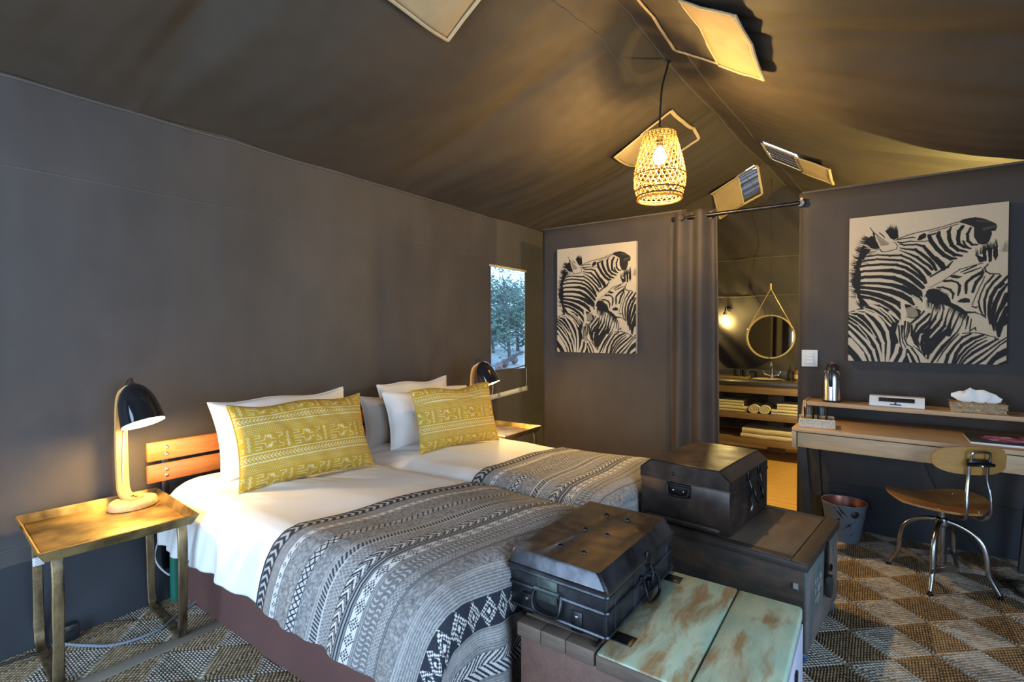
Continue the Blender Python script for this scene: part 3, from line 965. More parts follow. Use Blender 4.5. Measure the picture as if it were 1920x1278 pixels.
# roof
NXR, NT = 330, 46
xr = list(np.linspace(FX[0], FX[-1], NXR))
vs = []; fs = []
def roof_pt(x, t):
    ry = float(np.interp(x, FX, RY))
    y = ry + t * (LY + .015 - ry) if t >= 0 else ry + t * (ry - RYW + .05)
    z = roof_z(x, y)
    at = abs(t)
    dfr = min(abs(x - q) for q in FX[1:-1])
    amp = .008 + .036 * math.exp(-dfr / .26) * (1 - .4 * at)
    z += amp * mnoise.noise((x * 8.5 + 2.5 * at * (1 if t > 0 else -1), at * 1.1, 4.2 + (t > 0))) * min(1, at * 5 + .3) * (1 - at ** 8)
    z += .018 * mnoise.noise((x * 2.1, y * .8, 9.0)) * min(1, at * 3)
    z -= .012 * math.exp(-(dfr / .03) ** 2)
    return (x, y, z)
ts = list(np.linspace(-1, 0, 64)) + list(np.linspace(0, 1, 60))[1:]
for x in xr:
    for t in ts: vs.append(roof_pt(x, t))
nt_ = len(ts)
for i in range(NXR - 1):
    for j in range(nt_ - 1):
        a = i * nt_ + j
        c = [sum(vs[q][d] for q in (a, a + 1, a + nt_ + 1, a + nt_)) / 4 for d in (0, 1)]
        if any(v[5] and v[0] + .02 < c[0] < v[1] - .02 and min(v[2], v[3]) + .005 < c[1] < max(v[2], v[3]) - .005 for v in VENTS): continue
        fs.append([a, a + 1, a + nt_ + 1, a + nt_])
roof = struct('ceiling', MB().add(vs, fs), M['canvas_roof'], smooth=60)
def roof_line(name, tf, r=.005, x0=FX[0], x1=FX[-1]):
    pts = [roof_pt(x, tf) for x in np.linspace(x0, x1, 160)]
    return MB().tube([(p[0], p[1], p[2] - .003) for p in pts], r, 5).build(name, M['seam'], roof)
roof_line('ridge_seam', 0.0, .006)
roof_line('seam', .095, .004)
roof_line('seam', -.07, .004)

# partition with its doorway: left panel and right panel on one frame
def panel(y0, y1, nm):
    def fn(u, v):
        y = y0 + (y1 - y0) * u; z = 2.325 * v
        return (PX - .012 + .004 * mnoise.noise((y * 2.5, z * .8, 5)), y, z)
    b = MB().grid(fn, 40, 24)
    o = struct(nm, b, M['canvas_part'], solid=0)
    md = o.modifiers.new('thickness', 'SOLIDIFY'); md.thickness = .03; md.offset = 0
    return o
pl_ = panel(1.22, 2.575, 'wall_partition')
pr_ = panel(RYW + .02, .412, 'wall_partition')
MB().box((PX, .418, 1.162), (.036, .022, 2.325), .008).build('edge_pole', M['canvas_part'], pr_)
MB().tube([(PX - .03, y, 2.322) for y in (RYW + .05, -.6, .41)], .007, 6).build('hem', M['seam'], pr_)
MB().tube([(PX - .03, y, 2.318) for y in (1.25, 1.9, 2.57)], .007, 6).build('hem', M['seam'], pl_)
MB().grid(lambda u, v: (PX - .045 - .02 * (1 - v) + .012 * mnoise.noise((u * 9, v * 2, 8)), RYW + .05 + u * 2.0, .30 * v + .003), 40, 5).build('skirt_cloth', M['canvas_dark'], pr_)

# rear wall of the bathroom, slack cloth with diagonal folds
def rear(u, v):
    y = RYW + (LY - RYW) * u; z = 3.25 * v
    q = y * .75 - z * .62
    d = .15 * mnoise.noise((q * 3.2, (y + z) * .35, 2.2)) * min(1, v * 1.6) + .035 * mnoise.noise((q * 8, (y + z) * .5, 6.2))
    return (BX - .11 + d, y, z)
b = MB().grid(rear, 110, 80)
wr = struct('wall_rear', b, M['canvas_part'], smooth=70)
for zf in (1.76, 2.20):
    v = zf / 3.25
    MB().tube([(rear(u, v)[0] - .006, rear(u, v)[1], zf + .006 * mnoise.noise((u * 20, zf, 1))) for u in np.linspace(.3, .9, 60)], .006, 6).build('seam', M['seam'], wr)

# roof vents: webbing frame, upper screen, lower cover flap
def vent(v, label):
    x0, x1, yt, ym, yl, op = v
    rp = lambda x, y, d=.0: Vector((x, y, roof_z(x, y) - .022 - d))
    cx, cy = (x0 + x1) / 2, (yt + yl) / 2
    base = Vector((cx, cy, roof_z(cx, cy)))
    t = thing('roof_vent', label, 'vent flap', base, 0, 'canvas vents sewn into the tent roof')
    s = 1 if yl > yt else -1
    w = .022
    def strip(a, bq, nm, n=14, d=.004, wob=.004):
        pa, pb = Vector(a), Vector(bq)
        dirv = (pb - pa).normalized(); nrm = Vector((-dirv.y, dirv.x))
        rings = []
        for k in range(n + 1):
            p = pa.lerp(pb, k / n) + nrm * (wob * mnoise.noise((k * .9, a[0] * 7, a[1] * 5)))
            l, r = p - nrm * w / 2, p + nrm * w / 2
            L, R_ = rp(l.x, l.y, d), rp(r.x, r.y, d)
            up_ = Vector((0, 0, .005))
            rings.append([L - base, R_ - base, R_ + up_ - base, L + up_ - base])
        return MB().loft(rings).build(nm, M['webbing'], t)
    strip((x0, yt), (x1, yt), 'webbing')
    strip((x0, ym), (x1, ym), 'webbing'); strip((x0, yt), (x0, ym), 'webbing'); strip((x1, yt), (x1, ym), 'webbing')
    # the cover, hanging a little slack from the middle line
    def fl(u, q, th=0):
        x = x0 + (x1 - x0) * u; y = ym + (yl - ym) * q
        d = .006 + .022 * q ** 1.5 + .014 * mnoise.noise((u * 4 + x0, q * 1.5, 3)) * q + .016 * (4 * u * (1 - u)) * q
        return rp(x, y, d) - base
    o = MB().grid(fl, 18, 10).build('cover_flap', M['canvas_tan'], t, solid=0)
    md = o.modifiers.new('thickness', 'SOLIDIFY'); md.thickness = .004
    def hem(pf, nm):
        pts = [pf(k / 16) for k in range(17)]
        MB().tube([p - Vector((0, 0, .003)) for p in pts], .011, 6, flat=.5).build(nm, M['webbing'], t)
    hem(lambda k: fl(k, 1.0), 'hem'); hem(lambda k: fl(0, k), 'hem'); hem(lambda k: fl(1, k), 'hem')
    if op:
        n = 16
        a0, a1 = min(yt, ym) + .01, max(yt, ym) - .01
        for k in range(n):
            x = x0 + .02 + (x1 - x0 - .04) * (k + .5) / n
            b = MB().tube([rp(x + .010 * math.sin(k * 2), y, -.012) - base for y in np.linspace(a0, a1, 8)], (.008, .015, .010, .017, .009)[k % 5] * (x1 - x0) / .5, 5, flat=.4)
            b.build('slat', M['canvas_roof'], t)
    else:
        def scr(u, q):
            x = x0 + (x1 - x0) * u; y = yt + (ym - yt) * q
            return rp(x, y, -.006 + .006 * mnoise.noise((x * 14, q * 1.2, 4))) - base
        MB().grid(scr, 26, 6).build('screen', M['canvas_roof'], t)
    return t
vent(VENTS[0], 'tan canvas roof vent flap at the top edge of the photo, above the headboard wall')
vent(VENTS[1], 'tan canvas roof vent flap half hidden behind the woven pendant lamp')
vent(VENTS[2], 'largest tan vent flap, curling loose from the roof slope right of the pendant cord')
vent(VENTS[3], 'small roof vent with a yellow flap, lit over the right partition')
vent(VENTS[4], 'roof vent showing bright sky slits above the curtain rod')

# window: clear vinyl pane, tan heading strip, roll-down blind hem below
wn_ = link(bpy.data.objects.new('window_1', None)); wn_.location = (4.17, LY, 1.47); wn_['kind'] = 'structure'
def W_(x, y, z): return (x - 4.17, y - LY, z - 1.47)
MB().grid(lambda u, v: W_(3.86 + .62 * u, LY + .012 + .006 * mnoise.noise((u * 3, v * 3, 1)), .95 + 1.04 * v), 14, 20).build('pane', M['pvc'], wn_)
MB().box(W_(4.17, LY - .012, 1.992), (.64, .012, .022), .003).build('heading_strip', M['webbing'], wn_)
for xx in (3.868, 4.474):
    MB().box(W_(xx, LY - .008, 1.47), (.014, .01, 1.03), .002).build('edge_strip', M['seam'], wn_)
MB().tube([W_(3.87, LY - .012, .955), W_(4.0, LY - .014, .962), W_(4.3, LY - .014, .965), W_(4.475, LY - .012, .985)], .007, 6).build('hem', M['seam'], wn_)
MB().grid(lambda u, v: W_(3.80 + .70 * u, LY - .02 - .004 * math.sin(u * 6), .675 + .05 * v + .035 * u), 12, 2).build('vinyl_strip', M['whiteplastic'], wn_, solid=.003)
for xx, zz in ((3.98, .712), (4.36, .735)):
    MB().tube([W_(xx + .018 * math.cos(a), LY - .028, zz + .018 * math.sin(a)) for a in np.linspace(0, 2 * PI, 14)[:-1]], .003, 5, closed=True).build('ring', M['chrome'], wn_)
for xx in (3.885, 4.475):
    MB().tube([W_(xx, LY - .02, .96), W_(xx + .006, LY - .022, .85), W_(xx - .004, LY - .02, .72)], .003, 5).build('tie_cord', M['whitecord'], wn_)
# ------------------------------------------------------------------ beds
BY0, BY1 = .955, 2.86       # foot and head
def bed(x0, x1, label, hx0, hx1):
    cx = (x0 + x1) / 2
    t = thing('single_bed', label, 'bed', (cx, (BY0 + BY1) / 2, 0), 0, 'twin beds')
    oy = (BY0 + BY1) / 2
    w = x1 - x0; L = BY1 - BY0 - .04
    # brown fabric base: slightly wavy valance walls
    def ring(z, infl):
        pts = []
        n = 40
        per = [(-w / 2, -L / 2), (w / 2, -L / 2), (w / 2, L / 2), (-w / 2, L / 2)]
        for e in range(4):
            a, bq = per[e], per[(e + 1) % 4]
            for k in range(n):
                f = k / n
                X, Y = a[0] + (bq[0] - a[0]) * f, a[1] + (bq[1] - a[1]) * f
                g = infl * (.5 + .5 * mnoise.noise((X * 4 + cx, Y * 4, 3)))
                s_ = 1 + g / max(.3, math.hypot(X, Y))
                pts.append((X * s_, Y * s_, z))
        return pts
    MB().loft([ring(.004, .03), ring(.1, .018), ring(.2, .008), ring(.33, 0)]).build('valance', M['skirt'], t)
    MB().box((0, 0, .435), (w - .04, L - .03, .2), .05).build('mattress', M['sheet'], t)
    hl = hx1 - hx0; hc = (hx0 + hx1) / 2 - cx
    hy = 2.925 - oy
    for z0, z1 in ((.70, .795), (.592, .682)):
        s_ = MB().box((hc, hy, (z0 + z1) / 2), (hl, .022, z1 - z0), .006).build('headboard_slat', M['headboard'], t)
        for xx in (hx0 + .085, hx1 - .085):
            for zz in (z0 + .03, z1 - .03):
                MB().lathe([(0, .004), (.006, .003), (.009, 0), (.009, -.004)], 10, T(xx - cx, hy - .012, zz) @ Matrix.Rotation(PI / 2, 4, 'X')).build('bolt', M['chrome'], s_)
    for xx in (hx0 + .085, hx1 - .085):
        MB().box((xx - cx, hy + .022, .39), (.035, .022, .78), .004).build('headboard_post', M['iron'], t)
    return t
bed(1.085, 1.975, 'twin bed nearest the viewer, maroon base and teak slat headboard, beside the lit lamp table', .96, 1.985)
bed(2.02, 2.90, 'twin bed farther off, beside the window, its base hidden behind the near bed', 2.09, 3.02)

def lerp_path(path):
    P = np.array(path, float)
    d = np.concatenate([[0], np.cumsum(np.hypot(np.diff(P[:, 0]), np.diff(P[:, 1])))])
    return P, d
S1 = [(.980, .305), (.983, .35), (.990, .41), (1.003, .475), (1.025, .528), (1.056, .562), (1.10, .580), (1.20, .588), (1.45, .597), (1.70, .594), (1.86, .582), (1.94, .560), (1.975, .53), (1.985, .49)]
S2 = [(2.00, .49), (2.012, .53), (2.045, .560), (2.11, .582), (2.30, .594), (2.55, .597), (2.75, .590), (2.85, .576), (2.90, .55), (2.935, .51), (2.955, .45), (2.967, .38), (2.975, .29)]
def drape(path, N):
    P, d = lerp_path(path)
    s = np.linspace(0, d[-1], N)
    X = np.interp(s, d, P[:, 0]); Z = np.interp(s, d, P[:, 1])
    for _ in range(max(2, N // 60)):            # round the corners of the section
        X[1:-1] = (X[:-2] + 2 * X[1:-1] + X[2:]) / 4; Z[1:-1] = (Z[:-2] + 2 * Z[1:-1] + Z[2:]) / 4
    return s, X, Z
def bulge(X, Y):
    """soft unevenness of the bedding"""
    return .010 * np.sin(X * 5.1 + Y * 2.3) * np.sin(Y * 4.0 + 1.0) + .005 * np.sin(X * 13 + Y * 4)
FR = .085
def foot(Y):
    """how a line running to the foot turns down: returns y offset kept, drop"""
    y0 = BY0 + FR + .005
    over = np.maximum(0, y0 - Y)
    ang = np.minimum(over / FR, PI / 2)
    yy = np.where(over > 0, y0 - FR * np.sin(ang), Y)
    dz = np.where(over > 0, FR * (1 - np.cos(ang)) + np.maximum(0, over - FR * PI / 2), 0)
    return yy, dz
def sheet(name, path, y0, y1, nu, nv, label, cat, group, mat, off=0, left=True, pr=None, slant=0.0):
    s, X, Z = drape(path, nu)
    if off:
        nx = -np.gradient(Z); nz = np.gradient(X); nn = np.hypot(nx, nz) + 1e-9
        X = X + off * nx / nn; Z = Z + off * nz / nn
    V = np.linspace(0, 1, nv)[:, None]
    Yraw = (y1 - slant * (s[None, :] - s[0])) + (y0 - y1) * V * np.ones((1, nu))
    yy, dz = foot(Yraw)
    XX = np.repeat(X[None], nv, 0); ZZ = np.repeat(Z[None], nv, 0)
    top = ZZ > .5
    drop = np.clip((.575 - ZZ) / .28, 0, 1)
    sgn = np.where(XX < (X.min() + X.max()) / 2, -1, 1)
    wav = (.012 * np.sin(Yraw * 19 + 2 * np.sin(Yraw * 5)) + .007 * np.sin(Yraw * 47 + 1.7 * ZZ * 9)) * (1 if not off else .75)
    XX = XX + sgn * drop * wav * (1.0 if left else .3)
    ZZ = ZZ + bulge(XX, yy) * (1 - drop) 
    zt = ZZ - dz
    if dz.max() > 0:
        over = np.clip(dz / .2, 0, 1)
        XX = XX - sgn * over * drop * .045           # side falls fold in round the corner
        zt = np.where(drop > 0.2, np.maximum(zt, ZZ - dz * (1 - .8 * drop)), zt)
        yy = yy - over * (.010 * np.sin(XX * 21) + .006 * np.sin(XX * 44 + zt * 8))
        zt = np.maximum(zt, .06)
    P = np.stack([XX, yy, zt], -1)
    cx, cy = float(XX.mean()), float(yy.mean())
    P0 = P - np.array([cx, cy, .3])
    if pr is None:
        rgb = np.ones((nv, nu, 3), np.float32)
    else:
        UU = np.repeat(s[None], nv, 0); VV = np.abs(y1 - y0) * V * np.ones((1, nu))
        rgb = pr(UU, VV)
    o = colgrid(name, P0, (nv, nu), rgb, mat)
    o.location = (cx, cy, .3)
    md = o.modifiers.new('thickness', 'SOLIDIFY'); md.thickness = .006; md.offset = -1
    return tag(o, label, cat, group)
def wrinkled(o, seed, amp=.006):
    """fine creases pressed into a duvet"""
    me = o.data
    n = len(me.vertices)
    co = np.empty(n * 3, np.float32); me.vertices.foreach_get('co', co); co = co.reshape(-1, 3)
    w = co + np.array(o.location)
    for k in range(n):
        x, y, z = w[k]
        cr_ = mnoise.noise((x * 2.2 + seed, y * 2.2 - x * 1.2, z * 2)) + .5 * mnoise.noise((x * 5 + y * 2, y * 7, z * 5 + seed))
        side = max(0, min(1, (.560 - z) / .1))
        f = mnoise.noise((seed + x * 2, y * 15 + z * 2.5, z * .8)) * side
        head = max(0, min(1, (y - 2.05) / .3)) * (1 - side)
        g = mnoise.noise((x * 16 + y * 9, y * 3, seed)) * head
        co[k, 2] += amp * cr_ * (1 - side) + .008 * g
        co[k, 0] -= .016 * f
    me.vertices.foreach_set('co', co.ravel()); me.update()
d1 = sheet('duvet', S1, .99, 2.84, 150, 190, 'white cotton duvet on the near bed, hanging down its lit left side', 'duvet', 'white duvets', M['sheet'])
wrinkled(d1, 3.3)
d2 = sheet('duvet', S2, .99, 2.84, 120, 150, 'white cotton duvet on the far bed, smooth and half under the throw', 'duvet', 'white duvets', M['sheet'])
wrinkled(d2, 8.1)
sheet('bed_throw', S1, .955 - .42, 1.90, 560, 470, 'blue grey patterned knitted throw across the near bed, falling down its left side', 'throw', 'patterned throws', M['knit'], .016, True, throw_print, .26)
sheet('bed_throw', S2, .955 - .42, 1.70, 400, 400, 'grey and white patterned knitted throw across the far bed by the brown trunk', 'throw', 'patterned throws', M['knit'], .016, False, throw_print, .06)

# ------------------------------------------------------------------ pillows
def pillow(name, o, wd, yaw, lean, w, h, th, label, cat, group, mat, seed, pr=None, N=(60, 40), flange=0.0, roll=0.0):
    """o: middle of the lower edge; lean: degrees back from upright"""
    nu, nv = N
    X = Vector((math.cos(yaw), math.sin(yaw), 0))
    nb = Vector((-X.y, X.x, 0))                      # backwards, away from the viewer
    Y = nb * math.sin(lean) + Vector((0, 0, 1)) * math.cos(lean)
    Z = X.cross(Y)                                   # towards the viewer
    mm = Matrix((X, Y, Z)).transposed()
    U, V = np.meshgrid(np.linspace(-1, 1, nu), np.linspace(-1, 1, nv))
    def face(sign, off):
        fu = 1 - np.abs(U) ** 2.6; fv = 1 - np.abs(V) ** 2.6
        prof = np.clip(fu * fv, 0, 1) ** .52
        if flange:
            m_ = np.clip((1 - np.abs(U)) / flange, 0, 1) * np.clip((1 - np.abs(V)) / flange, 0, 1)
            prof = prof * np.clip(m_, 0, 1) ** .3
        pin = 1 - .07 * (1 - np.abs(V) ** 2) * np.abs(U) ** 3
        pinv = 1 - .09 * (1 - np.abs(U) ** 2) * np.abs(V) ** 3
        x = U * w / 2 * pin; y = (V * pinv + 1) * h / 2
        z = sign * th / 2 * prof + .004 * sign
        wr_ = np.zeros_like(z)
        for j in range(nv):
            for i in range(nu):
                p = (x[j, i] * 6 + seed, y[j, i] * 6, seed * .7 + sign)
                wr_[j, i] = mnoise.noise(p) * .012 + mnoise.noise((x[j, i] * 17 + y[j, i] * 9, y[j, i] * 15, seed)) * .006
        z = z + wr_ * (.25 + .75 * prof) + .02 * U * (V + 1) * (.5 if sign else 0) * .5 * roll
        y = y + .010 * np.sin(U * 5 + seed) * (V > .5) * V
        return np.stack([x, y, z], -1)
    front = face(1, 0); back = face(-1, 0)
    c = Vector(o)
    rgbf = pr if pr is not None else np.ones((nv, nu, 3), np.float32) * .8
    def place(A): return (A.reshape(-1, 3) @ np.array(mm).T).reshape(A.shape)
    ob = colgrid(name, place(front), (nv, nu), rgbf, mat)
    ob.location = c
    tag(ob, label, cat, group)
    base_rgb = np.ones((nv, nu, 3), np.float32) * (np.array(MUST, np.float32) if pr is not None else .8)
    bk = colgrid('reverse_cover', place(back)[:, ::-1], (nv, nu), base_rgb, mat, ob)
    # piped edge closing both covers
    edge = [front[0, i] for i in range(nu)] + [front[j, -1] for j in range(nv)] + [front[-1, i] for i in range(nu)][::-1] + [front[j, 0] for j in range(nv)][::-1]
    pts = place(np.array(edge)[None])[0]
    pts = [Vector(p) - Z * .004 for p in pts[::2]]
    MB().tube(pts, .005, 5, closed=True).build('piping', mat if pr is None else M['mustard'], ob)
    return ob
M['mustard'] = plain('mustard_cotton', tuple(MUST), 0.85)
NP1 = (300, 190)
pillow('cushion', (1.49, 2.325, .600), None, -.15, math.radians(23), .70, .42, .17, 'mustard patterned cushion on the near bed, lit gold at its left edge', 'cushion', 'mustard cushions', M['print'], 1.3, cushion_print(*NP1, .70, .42), NP1)
NP2 = (250, 180)
pillow('cushion', (2.46, 2.165, .600), None, -.24, math.radians(17), .62, .40, .16, 'mustard patterned cushion on the far bed beside the second lamp', 'cushion', 'mustard cushions', M['print'], 4.1, cushion_print(*NP2, .62, .40, .05), NP2)
pillow('pillow', (1.56, 2.60, .585), None, -.06, math.radians(20), .78, .43, .20, 'white pillow standing behind the near mustard cushion', 'pillow', 'bed pillows', M['sheet'], 2.2, None, (70, 44), .05)
pillow('pillow', (2.50, 2.44, .588), None, -.10, math.radians(14), .74, .37, .15, 'bluish white pillow between the taupe pillow and the far mustard cushion', 'pillow', 'bed pillows', M['sheet'], 5.5, None, (70, 44), .05)
pillow('pillow', (2.44, 2.62, .585), None, -.08, math.radians(12), .74, .34, .15, 'taupe pillow at the back of the far bed, against the teak headboard', 'pillow', 'bed pillows', M['linen'], 7.5, None, (70, 44), .06)
pillow('pillow', (2.66, 2.76, .585), None, -.05, math.radians(10), .68, .40, .15, 'white pillow peeking over the top of the far mustard cushion', 'pillow', 'bed pillows', M['sheet'], 9.1, None, (60, 40), .05)

# ------------------------------------------------------------------ bedside tables
def side_table(loc, rz, label):
    t = thing('side_table', label, 'side table', loc, rz, 'brass bedside tables')
    W, D, H = .515, .575, .555         # local x, y
    b = MB()
    x, y = W / 2, D / 2
    xi, yi = x - .022, y - .022
    b.span((-xi, -yi, H - .040), (xi, yi, H - .034), .001)
    b.build('tray_top', M['brass'], t)
    def rim(p0, p1, q0, q1):
        vs = [(*p0, H - .042), (*p1, H - .042), (*q1, H), (*q0, H)]
        n = (Vector(vs[1]) - Vector(vs[0])).cross(Vector(vs[2]) - Vector(vs[0])).normalized() * .006
        vs2 = [tuple(Vector(v) + n) for v in vs]
        MB().add(vs + vs2, [[0, 1, 2, 3], [7, 6, 5, 4], [0, 4, 5, 1], [1, 5, 6, 2], [2, 6, 7, 3], [3, 7, 4, 0]]).build('rim', M['brass'], t)
    rim((-xi, -yi), (xi, -yi), (-x, -y), (x, -y)); rim((xi, -yi), (xi, yi), (x, -y), (x, y))
    rim((xi, yi), (-xi, yi), (x, y), (-x, y)); rim((-xi, yi), (-xi, -yi), (-x, y), (-x, -y))
    for sx_ in (-1, 1):
        xx = sx_ * (W / 2 - .055)
        fy, by = -D / 2 + .035, D / 2 - .10
        zt = H - .044
        path = [(xx, fy, zt), (xx, fy - .012, .42), (xx, fy + .004, .12), (xx, fy + .012, .045), (xx, fy + .05, .014), (xx, 0, .012), (xx, by - .05, .014), (xx, by - .012, .045), (xx, by, .12), (xx, by + .012, .42), (xx, by + .01, zt)]
        P = smoothpath(path, 6)
        rings = []
        for i, p in enumerate(P):
            tg = (P[min(i + 1, len(P) - 1)] - P[max(0, i - 1)]).normalized()
            nr = Vector((1, 0, 0)).cross(tg).normalized()
            wv = .0175 + .0022 * mnoise.noise((i * .35, sx_ * 3, loc[0]))
            tv = .0085 + .0012 * mnoise.noise((i * .5, sx_ * 5, 2))
            ring = []
            for a, c in ((-1, -.6), (-.8, -1), (.8, -1), (1, -.6), (1, .6), (.8, 1), (-.8, 1), (-1, .6)):
                ring.append(p + Vector((wv * a, 0, 0)) + nr * tv * c)
            rings.append(ring)
        MB().loft(rings).build('leg_frame', M['brassleg'], t)
    return t
t1 = side_table((.738, 2.695, 0), math.radians(-4), 'aged brass tray table at the left edge, white tag on one leg')
lb = MB().box((-.2025, .1695, .375), (.036, .0195, .034), .002).build('paper_tag', M['label'], t1)
for k in range(4):
    MB().box((-.2025, .1592, .363 + .008 * k), (.024 - .004 * (k % 2), .0008, .0018), 0).build('tag_line', M['ink'], lb)
side_table((3.30, 2.54, 0), math.radians(1), 'aged brass tray table beyond the far bed, under the window')

def desk_lamp(loc, rz, label, power):
    t = thing('table_lamp', label, 'lamp', loc, rz, 'bedside lamps')
    # oval slice of wood
    prof = []
    rings = []
    for z, k in ((0, .96), (.006, 1.0), (.028, .95), (.034, .90)):
        rings.append([((.082 * math.cos(a)) * k, (.105 * math.sin(a)) * k, z) for a in np.linspace(0, 2 * PI, 33)[:-1]])
    MB().loft(rings).build('base', M['disc'], t)
    # bent plywood stem with a slot
    path = smoothpath([(.03, 0, .039), (-.02, 0, .040), (-.058, 0, .055), (-.072, 0, .11), (-.078, 0, .30), (-.072, 0, .475), (-.052, 0, .536), (-.01, 0, .564), (.012, 0, .572)], 7)
    rings = []
    for i, p in enumerate(path):
        tg = (path[min(i + 1, len(path) - 1)] - path[max(0, i - 1)]).normalized()
        nr = tg.cross(Vector((0, 1, 0))).normalized()
        hw = .026 + .004 * max(0, 1 - i / 12)
        rings.append([p + Vector((0, s_ * hw, 0)) + nr * q for s_, q in ((-1, -.007), (1, -.007), (1, .007), (-1, .007))])
    st = MB().loft(rings).build('stem', M['lampwood'], t, smooth=30)
    MB().tube(smoothpath([(-.066, -.006, .10), (-.060, -.004, .2), (-.066, .004, .33), (-.064, .006, .40)], 6), .0042, 6).build('cord_slot', M['greycord'], st)
    for xx in (-.005, .018):
        MB().lathe([(0, .006), (.006, .004), (.008, 0)], 10, T(xx, 0, .047)).build('screw', M['copper'], st)
    tilt = Matrix.Translation((.004, 0, .577)) @ Matrix.Rotation(math.radians(-23), 4, 'Y')
    prof = [(.016, .0), (.030, -.006), (.052, -.030), (.072, -.075), (.081, -.125), (.086, -.175), (.088, -.192)]
    rr = smoothpath([(r, 0, z) for r, z in prof], 4)
    sh = MB().lathe([(p.x, p.z) for p in rr], 40, tilt).build('shade', M['blackshade'], t)
    MB().lathe([(p.x - .003, p.z - .001) for p in rr], 40, tilt).build('shade_lining', M['shadeinner'], sh)
    MB().lathe([(0.0, .012), (.012, .011), (.018, .0), (.020, -.004), (0, -.005)], 20, tilt).build('cap', M['copper'], sh)
    MB().lathe([(.0, .034), (.008, .032), (.009, .010)], 12, tilt).build('cord_grip', M['cord'], sh)
    MB().tube(smoothpath([tilt @ Vector((0, 0, .030)), Vector((-.01, .004, .604)), Vector((-.045, .006, .580)), Vector((-.082, .004, .48)), Vector((-.092, .004, .30)), Vector((-.088, .002, .07)), Vector((-.095, .01, .012))], 8), .0028, 6).build('cord', M['cord'], t)
    bl = MB().lathe([(0, -.155), (.018, -.150), (.028, -.130), (.024, -.105), (.014, -.085), (.013, -.055)], 20, tilt).build('bulb', M['bulb'], sh)
    p = Matrix.Translation(loc) @ rotz(rz) @ tilt @ Vector((0, 0, -.185))
    point('bedside_bulb_light', p, power, WARM, .035)
    return t
desk_lamp((.878, 2.845, .523), math.radians(-74), 'lit black dome lamp on the brass table at the left edge', LAMP_W)
desk_lamp((3.15, 2.57, .523), math.radians(-74), 'lit black dome lamp beside the window, half behind the far cushion', LAMP_W)
# ------------------------------------------------------------------ crate, chest and tin trunks
def bail(pts, r=.006):
    return MB().tube(smoothpath(pts, 6), r, 8)

# green-topped crate at the foot of the near bed; local origin at its lower corner nearest the viewer's left
t = thing('wooden_crate', 'worn green painted lid crate with lilac end at the foot of the near bed', 'crate', (1.265, .175, 0))
CXL, CYL, CZ0, CZ = .605, .715, .05, .45
hy = .448
MB().span((.012, .006, CZ0), (CXL - .012, CYL - .006, CZ - .048), .004).build('body', M['cratewood'], t)
MB().span((.014, -.003, CZ0), (CXL - .014, .007, CZ - .05), .002).build('end_panel', M['lilacpaint'], t)
# fixed rear rail in three blocks and the hinged lid in two boards
for k, (a, c) in enumerate(((hy + .003, hy + .095), (hy + .0955, hy + .18), (hy + .1805, CYL))):
    MB().span((0, a, CZ - .046), (.05, c, CZ - .001 * k), .004).build('edge_block', M['crateedge'], t)
MB().span((.051, hy + .003, CZ - .045), (CXL, CYL, CZ), .004).build('fixed_top', M['crateedge'], t)
for k, (a, c) in enumerate(((.196, hy - .003), (0.0, .193))):
    MB().span((.0, a, CZ - .046), (CXL, c, CZ + .0015 * (1 - k)), .009).build('lid_board', M['greenpaint'], t)
MB().span((-.002, .004, CZ - .047), (.006, hy - .004, CZ - .006), .002).build('lid_edge', M['crateedge'], t)
for xx in (.075, .515):
    MB().span((xx, hy - .075, CZ - .001), (xx + .05, hy + .012, CZ + .004), .001).build('hinge_strap', M['iron'], t)
MB().tube([(.02, hy + .010, CZ + .002), (CXL - .02, hy + .010, CZ + .002)], .005, 6).build('hinge_pin', M['iron'], t)
h = MB().tube(smoothpath([(CXL - .34, -.004, .33), (CXL - .33, -.035, .30), (CXL - .28, -.04, .27), (CXL - .23, -.035, .30), (CXL - .22, -.004, .33)], 6), .006, 8).build('handle', M['iron'], t)
for xx in (CXL - .34, CXL - .22):
    MB().box((xx, -.006, .335), (.03, .008, .045), .002).build('handle_plate', M['iron'], h)
for xx, yy in ((.05, .06), (CXL - .05, .06), (.05, CYL - .06), (CXL - .05, CYL - .06)):
    MB().lathe([(0, -.013), (.018, -.013), (.024, -.008), (.024, .008), (.018, .013), (0, .013)], 14, T(xx, yy, .025) @ Matrix.Rotation(PI / 2, 4, 'Y')).box((xx, yy, .045), (.04, .03, .012), .002).build('castor', M['bluecastor'], t)

# big chest behind it
t = thing('blanket_chest', 'dark wooden chest with brown lid and faded teal end, behind the green crate', 'chest', (2.269, .203, 0), math.radians(-7.2))
X_, Y_, Z_ = .615, .755, .43
MB().span((.006, .006, .06), (X_ - .006, Y_ - .006, Z_ - .03), .004).build('body', M['chestdark'], t)
MB().span((.008, -.002, .06), (X_ - .008, .008, Z_ - .03), .003).build('end_panel', M['chestteal'], t)
MB().span((-.006, -.008, Z_ - .034), (X_ + .006, Y_ + .006, Z_ - .004), .004).build('lid', M['chestrim'], t)
MB().span((.045, .055, Z_ - .006), (X_ - .035, Y_ - .05, Z_ + .0005), .001).build('lid_panel', M['chesttop'], t)
for a, c in (((-.006, -.008), (X_ + .006, .05)), ((-.006, Y_ - .045), (X_ + .006, Y_ + .006)), ((-.006, .051), (.04, Y_ - .046)), ((X_ - .03, .051), (X_ + .006, Y_ - .046))):
    MB().span((*a, Z_ - .005), (*c, Z_ + .003), .002).build('lid_border', M['chestrim'], t)
